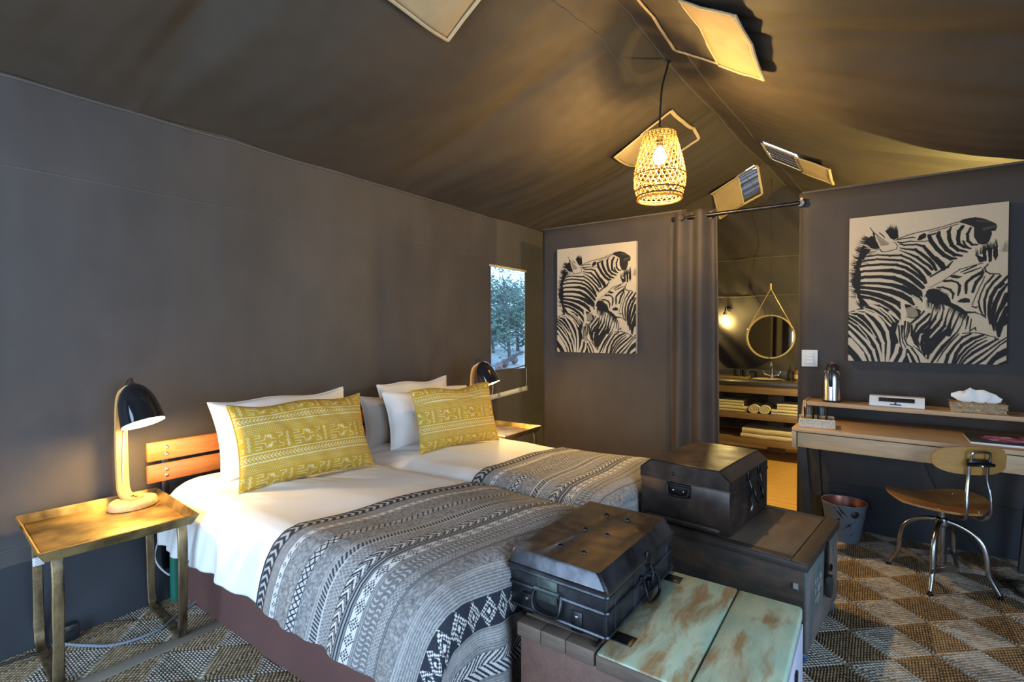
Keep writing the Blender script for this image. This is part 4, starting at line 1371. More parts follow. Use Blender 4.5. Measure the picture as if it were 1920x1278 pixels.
hs = MB().prism([(-.012, -.02), (.012, -.02), (.022, -.17), (.018, -.20), (-.018, -.20), (-.022, -.17)], -.004, .004, T(.33, -.012, Z_ + .005) @ Matrix.Rotation(PI / 2, 4, 'X')).build('hasp', M['iron'], t)
MB().tube([(.365 + .014 * math.cos(a), -.02, .295 + .014 * math.sin(a)) for a in np.linspace(0, 2 * PI, 13)[:-1]], .0035, 6, closed=True).build('hasp_ring', M['iron'], t)
pk = MB().box((.325, -.022, .215), (.05, .022, .062), .005).build('padlock', M['blackwood'], t)
MB().prism([(-.025, .0), (.025, .0), (.014, .028), (-.014, .028)], -.01, .01, T(.325, -.022, .246) @ Matrix.Rotation(PI / 2, 4, 'X')).build('padlock_cap', M['blackwood'], pk)
rs_ = random.Random(4)
for k in range(11):
    cx_, cz_ = .16 + .045 * (k % 4) * .7, .30 - .04 * (k // 4)
    MB().tube(smoothpath([(cx_ + rs_.uniform(-.012, .012), -.0035, cz_ + q) for q in (.014, .0, -.014)], 3), .0018, 4, flat=.5).build('chalk_mark', M['chalk'], t)
MB().box((-.001, .035, .33), (.003, .018, .022), 0).build('corner_staple', M['chalk'], t)
MB().box((-.003, .60, .34), (.006, .05, .09), .001).build('strap', M['iron'], t)
for xx, yy in ((.05, .03), (X_ - .05, .03), (.05, Y_ - .06), (X_ - .05, Y_ - .06)):
    MB().lathe([(0, -.014), (.022, -.014), (.028, -.009), (.028, .009), (.022, .014), (0, .014)], 14, T(xx, yy, .029) @ Matrix.Rotation(PI / 2, 4, 'Y')).box((xx, yy, .055), (.045, .03, .012), .002).build('castor', M['bluecastor'], t)

def rings_of(profile, X, Y, r, n=4, front=None):
    """stack of rounded rectangles: profile of (inset, z)"""
    out = []
    for kk, (ins, z) in enumerate(profile):
        pts = []
        for cx_, cy_, a0 in ((X - r, Y - r, 0), (r, Y - r, PI / 2), (r, r, PI), (X - r, r, 1.5 * PI)):
            sx_ = (X / 2 - cx_); sy_ = (Y / 2 - cy_)
            for k in range(n + 1):
                a = a0 + PI / 2 * k / n
                px_, py_ = cx_ + r * math.cos(a), cy_ + r * math.sin(a)
                px_ += ins if px_ < X / 2 else -ins
                py_ += (ins if front is None else front[kk]) if py_ < Y / 2 else -ins
                pts.append((px_, py_, z))
        out.append(pts)
    return out

# black tin trunk on the crate
t = thing('tin_trunk', 'battered black tin trunk with bail handle, standing on the green crate', 'trunk', (1.318, .612, .4535), math.radians(-1))
X_, Y_ = .555, .348
MB().loft(rings_of([(.004, 0), (0, .006), (0, .140)], X_, Y_, .012)).build('body', M['tin'], t)
for z in (.082, .128, .012):
    P = rings_of([(-.003, z)], X_, Y_, .012)[0]
    MB().tube(P, .0055, 6, closed=True).build('pressed_rib', M['tin'], t)
ld = MB().loft(rings_of([(-.008, .134), (-.009, .143), (-.003, .146), (-.002, .150), (.003, .183), (.007, .1905)], X_, Y_, .014, front=(-.008, -.009, -.003, .0, .020, .028)), caps=False).build('lid', M['tin'], t, smooth=24)
# dented lid top
def dent(u, v):
    x = .006 + (X_ - .012) * u; y = .027 + (Y_ - .033) * v
    e = min(u, 1 - u, v, 1 - v)
    z = .1905 + min(1, e * 8) * (.004 * mnoise.noise((x * 9, y * 9, 1)) + .0035 * mnoise.noise((x * 26, y * 8, 4)) - .003 * math.exp(-((v - .75 + .25 * u) / .06) ** 2))
    return (x, y, z)
MB().grid(dent, 44, 30).build('lid_top', M['tintop'], ld)
for xx in (.10, .27, .44):
    for yy in (.13, .215):
        z = .1905
        MB().lathe([(0, .010), (.005, .008), (.009, .003), (.010, -.002)], 12, T(xx, yy, z)).build('lid_stud', M['iron'], ld)
# end facing the viewer: plate, bail, foot tabs
pt = MB().box((-.004, .20, .092), (.006, .075, .075), .002).build('handle_plate', M['patina'], t)
MB().tube(smoothpath([(-.004, .245, .088), (-.016, .248, .060), (-.022, .238, .032), (-.024, .20, .024), (-.022, .155, .030), (-.016, .146, .060), (-.004, .150, .088)], 5), .0055, 8).build('bail_handle', M['iron'], t)
MB().tube([(-.006, .155, .090), (-.006, .245, .090)], .008, 8).build('handle_tube', M['patina'], t)
for yy in (.275, .095):
    fb = MB().box((-.003, yy, .030), (.006, .036, .060), .001).build('foot_tab', M['iron'], t)
    MB().lathe([(0, .004), (.005, .003), (.006, 0)], 10, T(-.006, yy, .045) @ Matrix.Rotation(-PI / 2, 4, 'Y')).build('rivet', M['steel'], fb)
# front: hasp, bail, catch
MB().box((.30, -.006, .135), (.030, .008, .045), .002).build('hasp', M['iron'], t)
MB().tube(smoothpath([(.30, -.012, .118), (.302, -.022, .09), (.298, -.020, .06), (.30, -.012, .045)], 5), .005, 7).build('hasp_bar', M['iron'], t)
for xx in (.245, .335):
    MB().box((xx, -.005, .085), (.022, .010, .026), .002).build('handle_lug', M['iron'], t)
MB().tube(smoothpath([(.245, -.012, .085), (.236, -.026, .055), (.245, -.033, .022), (.29, -.035, .014), (.335, -.033, .022), (.344, -.026, .055), (.335, -.012, .085)], 5), .0055, 8).build('bail_handle', M['iron'], t)
MB().box((.305, -.008, .052), (.034, .014, .030), .003).build('catch', M['iron'], t)
for xx in (.055, .20, .49):
    MB().tube([(xx, -.001, .004), (xx, -.001, .128)], .003, 5).build('seam_rib', M['tin'], t)

# brown tin trunk on the chest
t = thing('tin_trunk', 'dark brown tin trunk with sloped lid edges, standing on the wooden chest', 'trunk', (2.352, .502, .4335), math.radians(-6.5))
X_, Y_ = .56, .430
def trunk_ring(y0, y1, z, r=.008): return [(0, y0, z), (X_, y0, z), (X_, y1, z), (0, y1, z)]
MB().span((0, 0, .0), (X_, Y_, .200), .005).build('body', M['tinbrown'], t)
MB().span((-.004, -.004, .196), (X_ + .004, Y_ + .004, .203), .003).build('lid_lip', M['tinbrown'], t)
sec = [(0, .203), (0, .243), (.050, .285), (Y_ - .050, .285), (Y_, .243), (Y_, .203)]
ld = MB()
n = 26
def crown(y, z, u): return z + (.003 * mnoise.noise((u * 8, y * 12, 2)) if z > .26 else 0)
rings = []
for k in range(n + 1):
    u = k / n
    ring = []
    for (ya, za), (yb, zb) in zip(sec, sec[1:] + sec[:1]):
        m_ = 8 if za == zb == .285 else 3
        for q in range(m_):
            f = q / m_
            y, z = ya + (yb - ya) * f, za + (zb - za) * f
            ring.append((X_ * u, y, crown(y, z, u)))
    rings.append(ring)
lido = MB().loft(rings).build('lid', M['tinbrown'], t, smooth=25)
MB().tube([(0.0, y, z) for y, z in sec], .004, 6).build('lid_edge', M['iron'], lido)
MB().tube([(0.012 + X_ * .97 * k / 12, .050, .2855) for k in range(13)], .003, 5).build('lid_fold', M['iron'], lido)
MB().lathe([(0, .004), (.007, .003), (.009, 0)], 12, T(0, .26, .235) @ Matrix.Rotation(-PI / 2, 4, 'Y')).build('stud', M['iron'], lido)
MB().box((-.003, .235, .165), (.006, .115, .062), .003).build('handle_plate', M['iron'], t)
MB().tube(smoothpath([(-.006, .290, .188), (-.014, .286, .155), (-.016, .272, .140), (-.016, .198, .140), (-.014, .184, .155), (-.006, .180, .188)], 5), .006, 8).build('bail_handle', M['iron'], t)
MB().tube([(-.008, .178, .190), (-.008, .292, .190)], .007, 8).build('handle_tube', M['iron'], t)
for yy in (.21, .26):
    MB().lathe([(0, .003), (.004, .002), (.005, 0)], 8, T(-.006, yy, .160) @ Matrix.Rotation(-PI / 2, 4, 'Y')).build('rivet', M['steel'], t)
MB().box((-.012, .215, .018), (.024, .36, .028), .010).build('base_flange', M['tinbrown'], t)
for xx in (.24, .40):
    MB().box((xx, -.005, .225), (.028, .008, .05), .002).build('hasp', M['iron'], t)
    MB().tube(smoothpath([(xx, -.010, .205), (xx - .006, -.020, .17), (xx, -.014, .13), (xx + .006, -.02, .10), (xx - .004, -.012, .085)], 5), .0045, 7).build('hasp_bar', M['iron'], t)
MB().tube(smoothpath([(.27, -.01, .17), (.262, -.028, .14), (.275, -.034, .10), (.32, -.036, .092), (.365, -.034, .10), (.378, -.028, .14), (.37, -.01, .17)], 5), .0055, 8).build('bail_handle', M['iron'], t)
for a in (.235, .25):
    MB().tube(smoothpath([(a, -.016, .125), (a + .006, -.022, .09), (a, -.018, .062), (a + .012, -.018, .055)], 5), .003, 6).build('hanging_key', M['steel'], t)
# ------------------------------------------------------------------ desk and what stands on it
DO = (3.478, .392, 0)        # front left corner on the floor; local x into the wall, local -y along the desk
DR = math.radians(-3.2)
DM = Matrix.Translation(DO) @ rotz(DR)
DL, DD = 1.16, .60
t = thing('writing_desk', 'pale oak writing desk with raised shelf and dark slanted legs, right of the doorway', 'desk', DO, DR)
MB().span((0, -DL, .738), (DD, 0, .762), .003).build('desk_top', M['oak'], t)
MB().span((.014, -DL + .028, .642), (.030, -.028, .732), .003).build('drawer_front', M['oak'], t)
for y0 in (-.024, -DL):
    MB().span((.0, y0, .638), (DD - .02, y0 + .024, .7375), .003).build('side_panel', M['oakx'], t)
MB().span((.03, -DL + .024, .640), (DD - .02, -.025, .650), .0).build('bottom_panel', M['oak'], t)
MB().span((.385, -DL + .02, .853), (DD, -.02, .880), .003).build('shelf', M['oak'], t)
for y0 in (0, -DL + .02):
    MB().prism([(.31, .762), (DD, .762), (DD, .884), (.385, .884)], y0 - .02, y0, Matrix(((1, 0, 0, 0), (0, 0, 1, 0), (0, 1, 0, 0), (0, 0, 0, 1)))).build('shelf_bracket', M['oakx'], t)
for y_, s_ in ((-.055, -1), (-DL + .055, 1)):
    for x0, x1 in ((.05, .085), (.50, .46)):
        MB().loft([[(x1 - .022, y_ + s_ * .05 - .016, 0), (x1 + .022, y_ + s_ * .05 - .016, 0), (x1 + .022, y_ + s_ * .05 + .016, 0), (x1 - .022, y_ + s_ * .05 + .016, 0)],
                   [(x0 - .045, y_ - .022, .639), (x0 + .045, y_ - .022, .639), (x0 + .045, y_ + .022, .639), (x0 - .045, y_ + .022, .639)]]).build('leg', M['blackwood'], t)
def on_desk(x, y, z):
    p = DM @ Vector((x, y, z))
    return (p.x, p.y, p.z)

# vacuum flask
t = thing('vacuum_flask', 'steel vacuum flask with black handle and red button on the desk shelf', 'flask', on_desk(.46, -.155, .8805), DR)
MB().lathe([(0, 0), (.052, 0), (.056, .006), (.056, .012)], 32).build('base', M['blackplastic'], t)
MB().lathe([(p.x, p.z) for p in smoothpath([(.0555, 0, .012), (.056, 0, .10), (.054, 0, .155), (.046, 0, .190), (.034, 0, .208)], 5)], 36).build('body', M['brushed'], t)
MB().lathe([(.036, .204), (.038, .212), (.036, .238), (.028, .248), (0, .250)], 28).box((-.036, 0, .236), (.03, .024, .018), .006).build('lid', M['blackplastic'], t)
MB().box((.008, 0, .254), (.03, .020, .012), .004).build('button', M['red'], t)
MB().tube(smoothpath([(-.030, .0, .236), (-.066, .0, .228), (-.084, 0, .18), (-.080, 0, .13), (-.060, 0, .105)], 6), [.010] * 24 + [.008], 8, flat=.8).build('handle', M['blackplastic'], t)

# white device with dark slot
t = thing('desk_device', 'white plastic appliance with a dark slot and small lever, middle of the desk shelf', 'appliance', on_desk(.455, -.495, .8805), DR)
MB().prism([(-.04, 0), (.04, 0), (.036, .045), (.010, .064), (-.022, .060), (-.042, .018)], -.135, .135, Matrix(((1, 0, 0, 0), (0, 0, 1, 0), (0, 1, 0, 0), (0, 0, 0, 1)))).build('body', M['whiteplastic'], t)
sl = Matrix.Translation((-.034, 0, .041)) @ Matrix.Rotation(math.radians(-64), 4, 'Y')
MB().box((0, 0, 0), (.026, .176, .004), .001, sl).build('dark_slot', M['blackplastic'], t)
for k in range(9):
    MB().box((0, -.076 + .019 * k, .0025), (.022, .003, .003), 0, sl).build('slot_fin', M['iron'], t)
MB().box((-.043, .004, .014), (.006, .056, .006), .002).build('lever_track', M['iron'], t)
MB().box((-.045, .004, .020), (.006, .008, .018), .002).build('lever', M['blackplastic'], t)

# tissue box
t = thing('tissue_box', 'woven rattan tissue box with a white tissue, right end of the desk shelf', 'tissue box', on_desk(.46, -.862, .8805), DR)
MB().span((-.062, -.118, 0), (.062, .118, .030), .004).build('base', M['rattan'], t)
MB().span((-.065, -.121, .031), (.065, .121, .055), .004).build('lid', M['rattan'], t)
for zz in (.004, .0305, .053):
    P = [(-.066, -.122, zz), (.066, -.122, zz), (.066, .122, zz), (-.066, .122, zz)]
    MB().tube(P, .0032, 5, closed=True).build('rim_cane', M['rattan'], t)
def tis(u, v):
    a = 2 * PI * u
    r = [.030, .050, .056, .052, .034, .0][int(v * 5 + .01)]
    k = 1 + .22 * math.sin(3 * a + v * 3) + .16 * math.sin(7 * a + v * 2)
    return (.35 * r * k * math.cos(a) + .012 * math.sin(2 * a) * v, 1.55 * r * k * math.sin(a) + .02 * v, .054 + [0, .018, .036, .052, .066, .058][int(v * 5 + .01)] + .014 * math.sin(2 * a + 1) * v + .006 * math.sin(5 * a))
MB().grid(tis, 36, 5).build('tissue', M['tissue'], t)

# little basket of glasses
BB = on_desk(.115, -.115, .7625)
t = thing('tray_basket', 'pale woven basket tray holding glasses at the left end of the desk', 'basket', BB, DR + math.radians(8))
bx, by = .075, .085
MB().span((-bx, -by, 0), (bx, by, .006), .002).build('base', M['palerattan'], t)
for c, d in (((-bx, 0, .026), (.008, 2 * by + .02, .046)), ((bx, 0, .026), (.008, 2 * by + .02, .046)), ((0, -by, .026), (2 * bx + .01, .008, .046)), ((0, by, .026), (2 * bx + .01, .008, .046))):
    MB().box(c, d, .002).build('woven_side', M['palerattan'], t)
P = [(-bx - .004, -by - .006, .050), (bx + .004, -by - .006, .050), (bx + .004, by + .006, .050), (-bx - .004, by + .006, .050)]
MB().tube(P, .006, 6, closed=True).build('rim_cane', M['palerattan'], t)
for k, (gx, gy, where) in enumerate(((-.030, .040, 'front left'), (.034, .042, 'back left'), (-.028, -.030, 'front right'), (.036, -.028, 'back right'))):
    p = Matrix.Translation(BB) @ rotz(DR + math.radians(8)) @ Vector((gx, gy, .0065))
    g = MB().lathe([(0, .003), (.022, .002), (.024, .010), (.028, .105), (.0265, .105), (.0225, .012), (0, .010)], 20).build('drinking_glass', M['glass'])
    g.location = p
    tag(g, 'clear drinking glass in the pale basket tray, %s of the four' % where, 'glass', 'glasses in the desk basket')

# magazine
t = thing('magazine', 'dark cover magazine with a magenta flower on the right of the desk', 'magazine', on_desk(.215, -.915, .7625), DR + math.radians(3))
MB().span((-.145, -.11, 0), (.145, .11, .010), .001).build('pages', M['tissue'], t)
MB().span((-.147, -.112, .0101), (.147, .112, .0125), 0).build('cover', plain('dark_glossy_cover', (.045, .05, .055), .25), t)
mg = plain('magenta_print', (.42, .07, .32), .35); mg2 = plain('pale_pink_print', (.72, .42, .62), .35)
for k in range(11):
    a = 2 * PI * k / 11 + .2
    pts = [(.014, -.035)]
    c, s_ = math.cos(a), math.sin(a)
    prof = [(.0, 0), (.028, .019), (.070, .024), (.094, .0), (.070, -.024), (.028, -.019)]
    MB().prism([(x * c - y * s_ * 1.0 + .01, x * s_ + y * c - .035) for x, y in prof], .0126, .0130 + .0001 * (k % 3)).build('petal_print', (mg, mg2, mg)[k % 3], t)

# waste bin
t = thing('waste_bin', 'grey blue paint splashed metal waste bin under the left of the desk', 'bin', (3.86, .135, 0), .3)
MB().lathe([(0, .004), (.080, .004), (.083, 0), (.086, .006), (.124, .245), (.128, .250), (.126, .254), (.121, .250)], 40).build('bucket', M['bin'], t)
MB().lathe([(.120, .250), (.083, .014), (0, .012)], 40).build('lining', M['binin'], t)
rs_ = random.Random(9)
def bin_pt(a, z, d=.0006):
    r = .086 + (z - .006) * (.124 - .086) / .239 + d
    return (r * math.cos(a), r * math.sin(a), z)
for k in range(6):
    a0 = PI + rs_.uniform(-.9, 1.1); z0 = rs_.uniform(.07, .22)
    rr = rs_.uniform(.012, .026)
    m_ = MB()
    ring = []
    for q in range(14):
        b_ = 2 * PI * q / 14
        k_ = rr * (1 + .35 * math.sin(b_ * 3 + k) + .2 * rs_.uniform(-1, 1))
        ring.append(bin_pt(a0 + k_ * .25 * math.cos(b_) / .105 + (k_ * math.sin(b_) * (1.2 if k % 2 else -.8)) / .105, z0 + k_ * 1.1 * math.sin(b_)))
    m_.add([bin_pt(a0, z0)] + ring, [[0, 1 + q, 1 + (q + 1) % 14] for q in range(14)])
    m_.build('paint_splash', M['splash'], t)
MB().lathe([(0, .003), (.020, .002), (.024, -.001)], 16, T(*bin_pt(PI + .25, .205, .001)) @ rotz(PI + .25) @ Matrix.Rotation(PI / 2, 4, 'Y')).build('handle_lug', M['splash'], t)

# industrial swivel chair
CA = math.radians(26.6)
t = thing('swivel_chair', 'steel and plywood industrial chair standing before the desk', 'chair', (3.515, -.315, 0), CA)
LEGS = [(-.196, .177), (-.17, -.161), (.161, .164), (.162, -.181)]
for lx, ly in LEGS:
    L = math.hypot(lx, ly); ux, uy = lx / L, ly / L
    path = smoothpath([(ux * r, uy * r, z) for r, z in ((.018, .335), (.07, .325), (.125, .300), (.165, .255), (.182, .19), (.190, .11), (.232, .025))], 5)
    lg = MB().tube(path, [.0135] * (len(path) - 6) + [.0125, .012, .0115, .011, .0105, .010], 10).build('leg', M['steel'], t)
    MB().lathe([(0, .020), (.009, .020), (.010, .012), (.022, .006), (.024, 0), (0, 0)], 16, T(ux * .235, uy * .235, 0)).build('foot_cap', M['iron'], lg)
seq = [LEGS[0], LEGS[1], LEGS[3], LEGS[2]]
for k in range(4):
    a, c = seq[k], seq[(k + 1) % 4]
    f = .80
    A = Vector((a[0] * f, a[1] * f, .118)); C_ = Vector((c[0] * f, c[1] * f, .118))
    mid = (A + C_) / 2; inw = -Vector((mid.x, mid.y, 0)).normalized() * .035
    rings = []
    for i in range(11):
        u = i / 10
        p = A.lerp(C_, u) + inw * (4 * u * (1 - u))
        nrm = Vector((mid.x, mid.y, 0)).normalized()
        rings.append([p + Vector((0, 0, s1 * .012)) + nrm * s2 * .0025 for s1, s2 in ((-1, -1), (1, -1), (1, 1), (-1, 1))])
    MB().loft(rings).build('brace', M['steel'], t)
MB().lathe([(0, .105), (.020, .105), (.022, .112), (.022, .30), (.030, .305), (.034, .32), (.030, .345), (.022, .35), (.016, .352), (.016, .408), (0, .408)], 24).build('column', M['steel'], t)
MB().tube([(.0, .0, .295), (-.03, -.02, .292), (-.055, -.03, .290)], .007, 8).build('lock_screw', M['iron'], t)
MB().box((0, 0, .412), (.16, .16, .008), .002).build('seat_plate', M['iron'], t)
# saddle shaped plywood seat: outline in local x (front) y (left)
def seat_r(a):
    c, s_ = math.cos(a), math.sin(a)
    w = .225 if c > 0 else .225 - .11 * min(1, -c * 1.2)
    d = .205
    n = 3.2
    return (abs(c / d) ** n + abs(s_ / w) ** n) ** (-1 / n)
def seat(u, v, off=0):
    a = 2 * PI * u
    r = seat_r(a) * v
    x, y = r * math.cos(a), r * math.sin(a)
    z = .430 + .020 * (abs(y) / .22) ** 2 * (1 if x > 0 else .5) - .012 * math.exp(-((x + .05) / .1) ** 2 - (y / .13) ** 2) + .012 * max(0, -x / .2) ** 2 + .020 * max(0, x / .2) * (abs(y) / .22)
    return (x, y, z + off)
b = MB().grid(lambda u, v: seat(u, v), 48, 8)
b.grid(lambda u, v: seat(u, v, -.011), 48, 8)
b.loft([[seat(k / 48, 1, 0) for k in range(48)], [seat(k / 48, 1, -.011) for k in range(48)]], caps=False)
so = b.build('seat', M['ply'], t)
for x, y in ((.13, .13), (.13, -.13), (-.12, .09), (-.12, -.09)):
    zz = .430 + .020 * (abs(y) / .22) ** 2 * (1 if x > 0 else .5)
    MB().lathe([(0, .003), (.005, .0025), (.008, 0), (.008, -.004)], 10, T(x, y, zz + .008)).build('seat_bolt', M['chrome'], so)
# backrest rods, bracket and curved back
for s_ in (-1, 1):
    y = s_ * .041 - .016
    MB().tube(smoothpath([(-.05, y * .8, .410), (-.15, y, .404), (-.205, y, .414), (-.232, y + s_ * .012, .455), (-.230, y + s_ * .010, .54), (-.222, y, .62), (-.226, y, .70)], 6), .0075, 9).build('back_rod', M['steel'], t)
br = MB().box((-.228, -.016, .704), (.026, .098, .028), .006).build('back_bracket', M['iron'], t)
MB().tube([(-.240, -.074, .694), (-.240, .042, .694)], .009, 9).build('pivot', M['iron'], br)
MB().tube(smoothpath([(-.238, -.056, .71), (-.242, -.056, .745), (-.242, -.042, .755), (-.242, .010, .755), (-.242, .024, .745), (-.238, .024, .71)], 4), .006, 8).build('loop', M['steel'], br)
MB().lathe([(0, .012), (.006, .010), (.007, 0)], 8, T(-.248, -.016, .690) @ Matrix.Rotation(-PI / 2, 4, 'Y')).build('wing_nut', M['chrome'], br)
def backp(u, v, off=0):
    a = 2 * PI * u
    n = 2.8
    c, s_ = math.cos(a), math.sin(a)
    r = (abs(c / .170) ** n + abs(s_ / .070) ** n) ** (-1 / n) * v
    y, z = r * c, r * s_
    return (-.207 + off - .040 * (1 - (y / .17) ** 2) + .028 - .06 * z + .012, y - .016, .704 + z + .012 * (1 - (y / .19) ** 2) * (1 if z > 0 else -1) * 0)
b = MB().grid(lambda u, v: backp(u, v, 0), 48, 8)
b.grid(lambda u, v: backp(u, v, .010), 48, 8)
b.loft([[backp(k / 48, 1, 0) for k in range(48)], [backp(k / 48, 1, .010) for k in range(48)]], caps=False)
b.build('backrest', M['ply2'], t)

# pictures
zp = zebra_print()
zh, zw = zp.shape[:2]
def picture(yc, label):
    t = thing('canvas_picture', label, 'picture', (PX - .035, yc, 1.632), 0, 'zebra canvases')
    w, h, d = .768, .950, .036
    Yg, Zg = np.meshgrid(np.linspace(w / 2, -w / 2, zw), np.linspace(h / 2, -h / 2, zh))
    V = np.stack([np.full_like(Yg, -d), Yg, Zg], -1)
    colgrid('print', V, (zh, zw), zp, M['photo'], t)
    MB().span((-d + .0004, -w / 2, -h / 2), (.0, w / 2, h / 2), .0).build('stretcher', M['walnut_edge'], t)
    return t
p1 = picture(2.005, 'small looking zebra canvas on the partition left of the curtain')
p1['label'] = 'zebra canvas on the partition between the window and the curtain'
q = dup_tree(p1)
q.location = (PX - .035, -.255, 1.622)
q['label'] = 'zebra canvas hanging above the writing desk'

# switch
t = thing('light_switch', 'white three rocker light switch on the partition beside the doorway', 'switch', (PX - .03, .355, 1.155))
MB().box((-.004, 0, 0), (.012, .098, .118), .004).build('plate', M['whiteplastic'], t)
MB().box((-.011, 0, 0), (.004, .062, .078), .002).build('frame', M['whiteplastic'], t)
for z in (-.024, 0, .024):
    MB().box((-.014, 0, z), (.006, .050, .0215), .002).build('rocker', M['whiteplastic'], t)
# ------------------------------------------------------------------ curtain and its rod
t = thing('curtain_rod', 'dark metal curtain rod across the bathroom doorway', 'curtain rod', (PX - .07, .9, 2.245))
MB().tube([(0, .42, 0), (0, -.48, 0)], .016, 14).build('pole', M['iron'], t)
MB().tube([(.0, -.485, 0), (.03, -.485, 0)], .022, 12).build('bracket', M['brushed'], t)
MB().tube([(0, -.49 + .0, .028), (.03, -.49, .028)], .009, 8).build('thumb_screw', M['gold'], t)
MB().tube([(0, .40, 0), (.05, .40, 0)], .02, 12).build('bracket', M['iron'], t)

def cur(u, v):
    # gathered cloth: three folds, the free edge swinging out towards the doorway at the foot
    z = 2.29 * (1 - v) + .015 * v
    y = 1.345 - .365 * u - .05 * v * max(0, u - .3)
    x = PX - .085 + .040 * math.sin(u * 2 * PI * 2.4 + .6) * (.75 + .25 * v) + .012 * mnoise.noise((u * 6, v * 2.2, 3))
    if u > .72: x += .02 * (u - .72) / .28
    return (x - (PX - .08), y - 1.16, z)
t = thing('curtain', 'dark grey eyelet curtain drawn to the left of the bathroom doorway', 'curtain', (PX - .08, 1.16, 0))
o = MB().grid(cur, 110, 40).build('cloth', M['curtain'], t)
md = o.modifiers.new('thickness', 'SOLIDIFY'); md.thickness = .004
for u in (.30, .86):
    c = cur(u, (2.29 - 2.245) / 2.275)
    MB().tube([(c[0] - .004, c[1] + .026 * math.cos(a), 2.245 + .026 * math.sin(a)) for a in np.linspace(0, 2 * PI, 17)[:-1]], .005, 6, closed=True).build('eyelet', M['iron'], t)
MB().tube([Vector(cur(1, v)) for v in np.linspace(0, 1, 40)], .006, 6).build('hem', M['curtain'], t)

# ------------------------------------------------------------------ pendant
PP = (3.195, 1.12, 2.622)
t = thing('pendant_lamp', 'woven cane pendant lamp hanging from the ridge by a black cord', 'pendant lamp', PP)
rz_ = roof_z(3.36, 1.12) - PP[2] - .01
MB().tube(smoothpath([(.165, -.002, rz_), (.13, 0, rz_ - .07), (.045, 0, rz_ - .22), (.012, 0, rz_ - .36), (0, 0, .03), (0, 0, -.03)], 8), .0065, 8).build('cord', M['cord'], t)
MB().lathe([(0, .012), (.012, .010), (.014, -.006)], 12, T(.165, -.002, rz_)).build('cord_hook', M['steel'], t)
MB().lathe([(0, -.02), (.018, -.022), (.022, -.04), (.022, -.085), (.018, -.092)], 18).build('socket', M['blackplastic'], t)
bp = [(.014, -.090), (.018, -.10), (.036, -.125), (.042, -.155), (.034, -.185), (.016, -.200), (0, -.203)]
MB().lathe(bp, 24).build('bulb', M['bulb'], t)
prof = smoothpath([(.085, 0, .000), (.098, 0, -.010), (.106, 0, -.043), (.126, 0, -.113), (.149, 0, -.205), (.161, 0, -.28), (.159, 0, -.335), (.147, 0, -.385), (.134, 0, -.425)], 5)
PZ = [p.z for p in prof]; PR = [p.x for p in prof]
def rad(z): return float(np.interp(-z, [-q for q in PZ], PR))
b = MB()
NS = 26
zs_ = np.linspace(-.012, -.420, 24)
for dirn in (1, -1):
    for k in range(NS):
        a0 = 2 * PI * k / NS
        pts = []
        for i, z in enumerate(zs_):
            a = a0 + dirn * (z * 3.6)
            r = rad(z) + .0012 * dirn * (1 if (i + k) % 2 else -1)
            pts.append((r * math.cos(a), r * math.sin(a), z))
        b.tube(pts, .0026, 4, flat=.5)
for i, z in enumerate(np.linspace(-.035, -.412, 17)):
    r = rad(z)
    b.tube([(r * math.cos(a), r * math.sin(a), z) for a in np.linspace(0, 2 * PI, 49)[:-1]], .0024, 4, closed=True, flat=.6)
sh = b.build('woven_shade', M['cane'], t)
# close weave at the crown
b = MB()
for r in (.020, .030, .045, .060, .075, .088, .099):
    b.tube([(r * math.cos(a), r * math.sin(a), -.002 - .006 * (r / .1) ** 2) for a in np.linspace(0, 2 * PI, 33)[:-1]], .0032, 4, closed=True)
for k in range(18):
    a = 2 * PI * k / 18
    b.tube([(r * math.cos(a), r * math.sin(a), .001 - .006 * (r / .1) ** 2) for r in (.02, .06, .10)], .0028, 4)
for z in np.linspace(-.012, -.07, 6):
    b.tube([(rad(z) * math.cos(a), rad(z) * math.sin(a), z) for a in np.linspace(0, 2 * PI, 41)[:-1]], .0036, 4, closed=True)
b.build('woven_crown', M['cane'], t)
for z, r_, nm, mt_ in ((-.375, .0045, 'hoop', 'darkcane'), (-.408, .0045, 'hoop', 'darkcane'), (-.280, .003, 'hoop', 'darkcane'), (-.426, .0075, 'rim_hoop', 'cane')):
    rr = rad(z) + .003
    MB().tube([(rr * math.cos(a), rr * math.sin(a), z) for a in np.linspace(0, 2 * PI, 49)[:-1]], r_, 6, closed=True).build(nm, M[mt_], t)
point('pendant_bulb_light', (PP[0], PP[1], PP[2] - .24), PENDANT_W, WARM, .03)

# ------------------------------------------------------------------ bathroom
VX = 5.75
t = thing('vanity', 'dark topped wooden vanity with two open shelves in the bathroom', 'vanity', (VX, .85, 0))
MB().span((0, -1.0, .772), (.62, 1.0, .812), .004).build('counter_top', M['stone'], t)
MB().span((.60, -1.0, .812), (.625, 1.0, .90), .003).build('upstand', M['stone'], t)
MB().span((.012, -.98, .688), (.034, .98, .770), .003).build('fascia', M['vanwood'], t)
for z0, z1 in ((.415, .480), (.145, .215)):
    MB().span((.010, -.98, z0), (.032, .98, z1), .003).build('shelf_rail', M['vanwood'], t)
    for k in range(5):
        MB().span((.034 + .112 * k, -.97, z1 - .024), (.034 + .112 * k + .104, .97, z1 - .004), .002).build('shelf_slat', M['vanwood'], t)
for y0 in (-.98, -.02, .94):
    MB().span((.40, y0 - .06, 0.0), (.58, y0 + .10, .688), .004).build('support_box', M['vanwood'], t)
MB().lathe([(.15, .8125), (.165, .8135), (.150, .808)], 36, T(.33, .07, 0)).build('basin_rim', M['basin'], t)
MB().lathe([(.150, .810), (.12, .802), (0, .7985)], 36, T(.33, .07, .0135)).build('basin_bowl', M['basin'], t)
t = thing('basin_tap', 'chrome swan neck tap with cross handles behind the basin', 'tap', (6.20, .895, .8125))
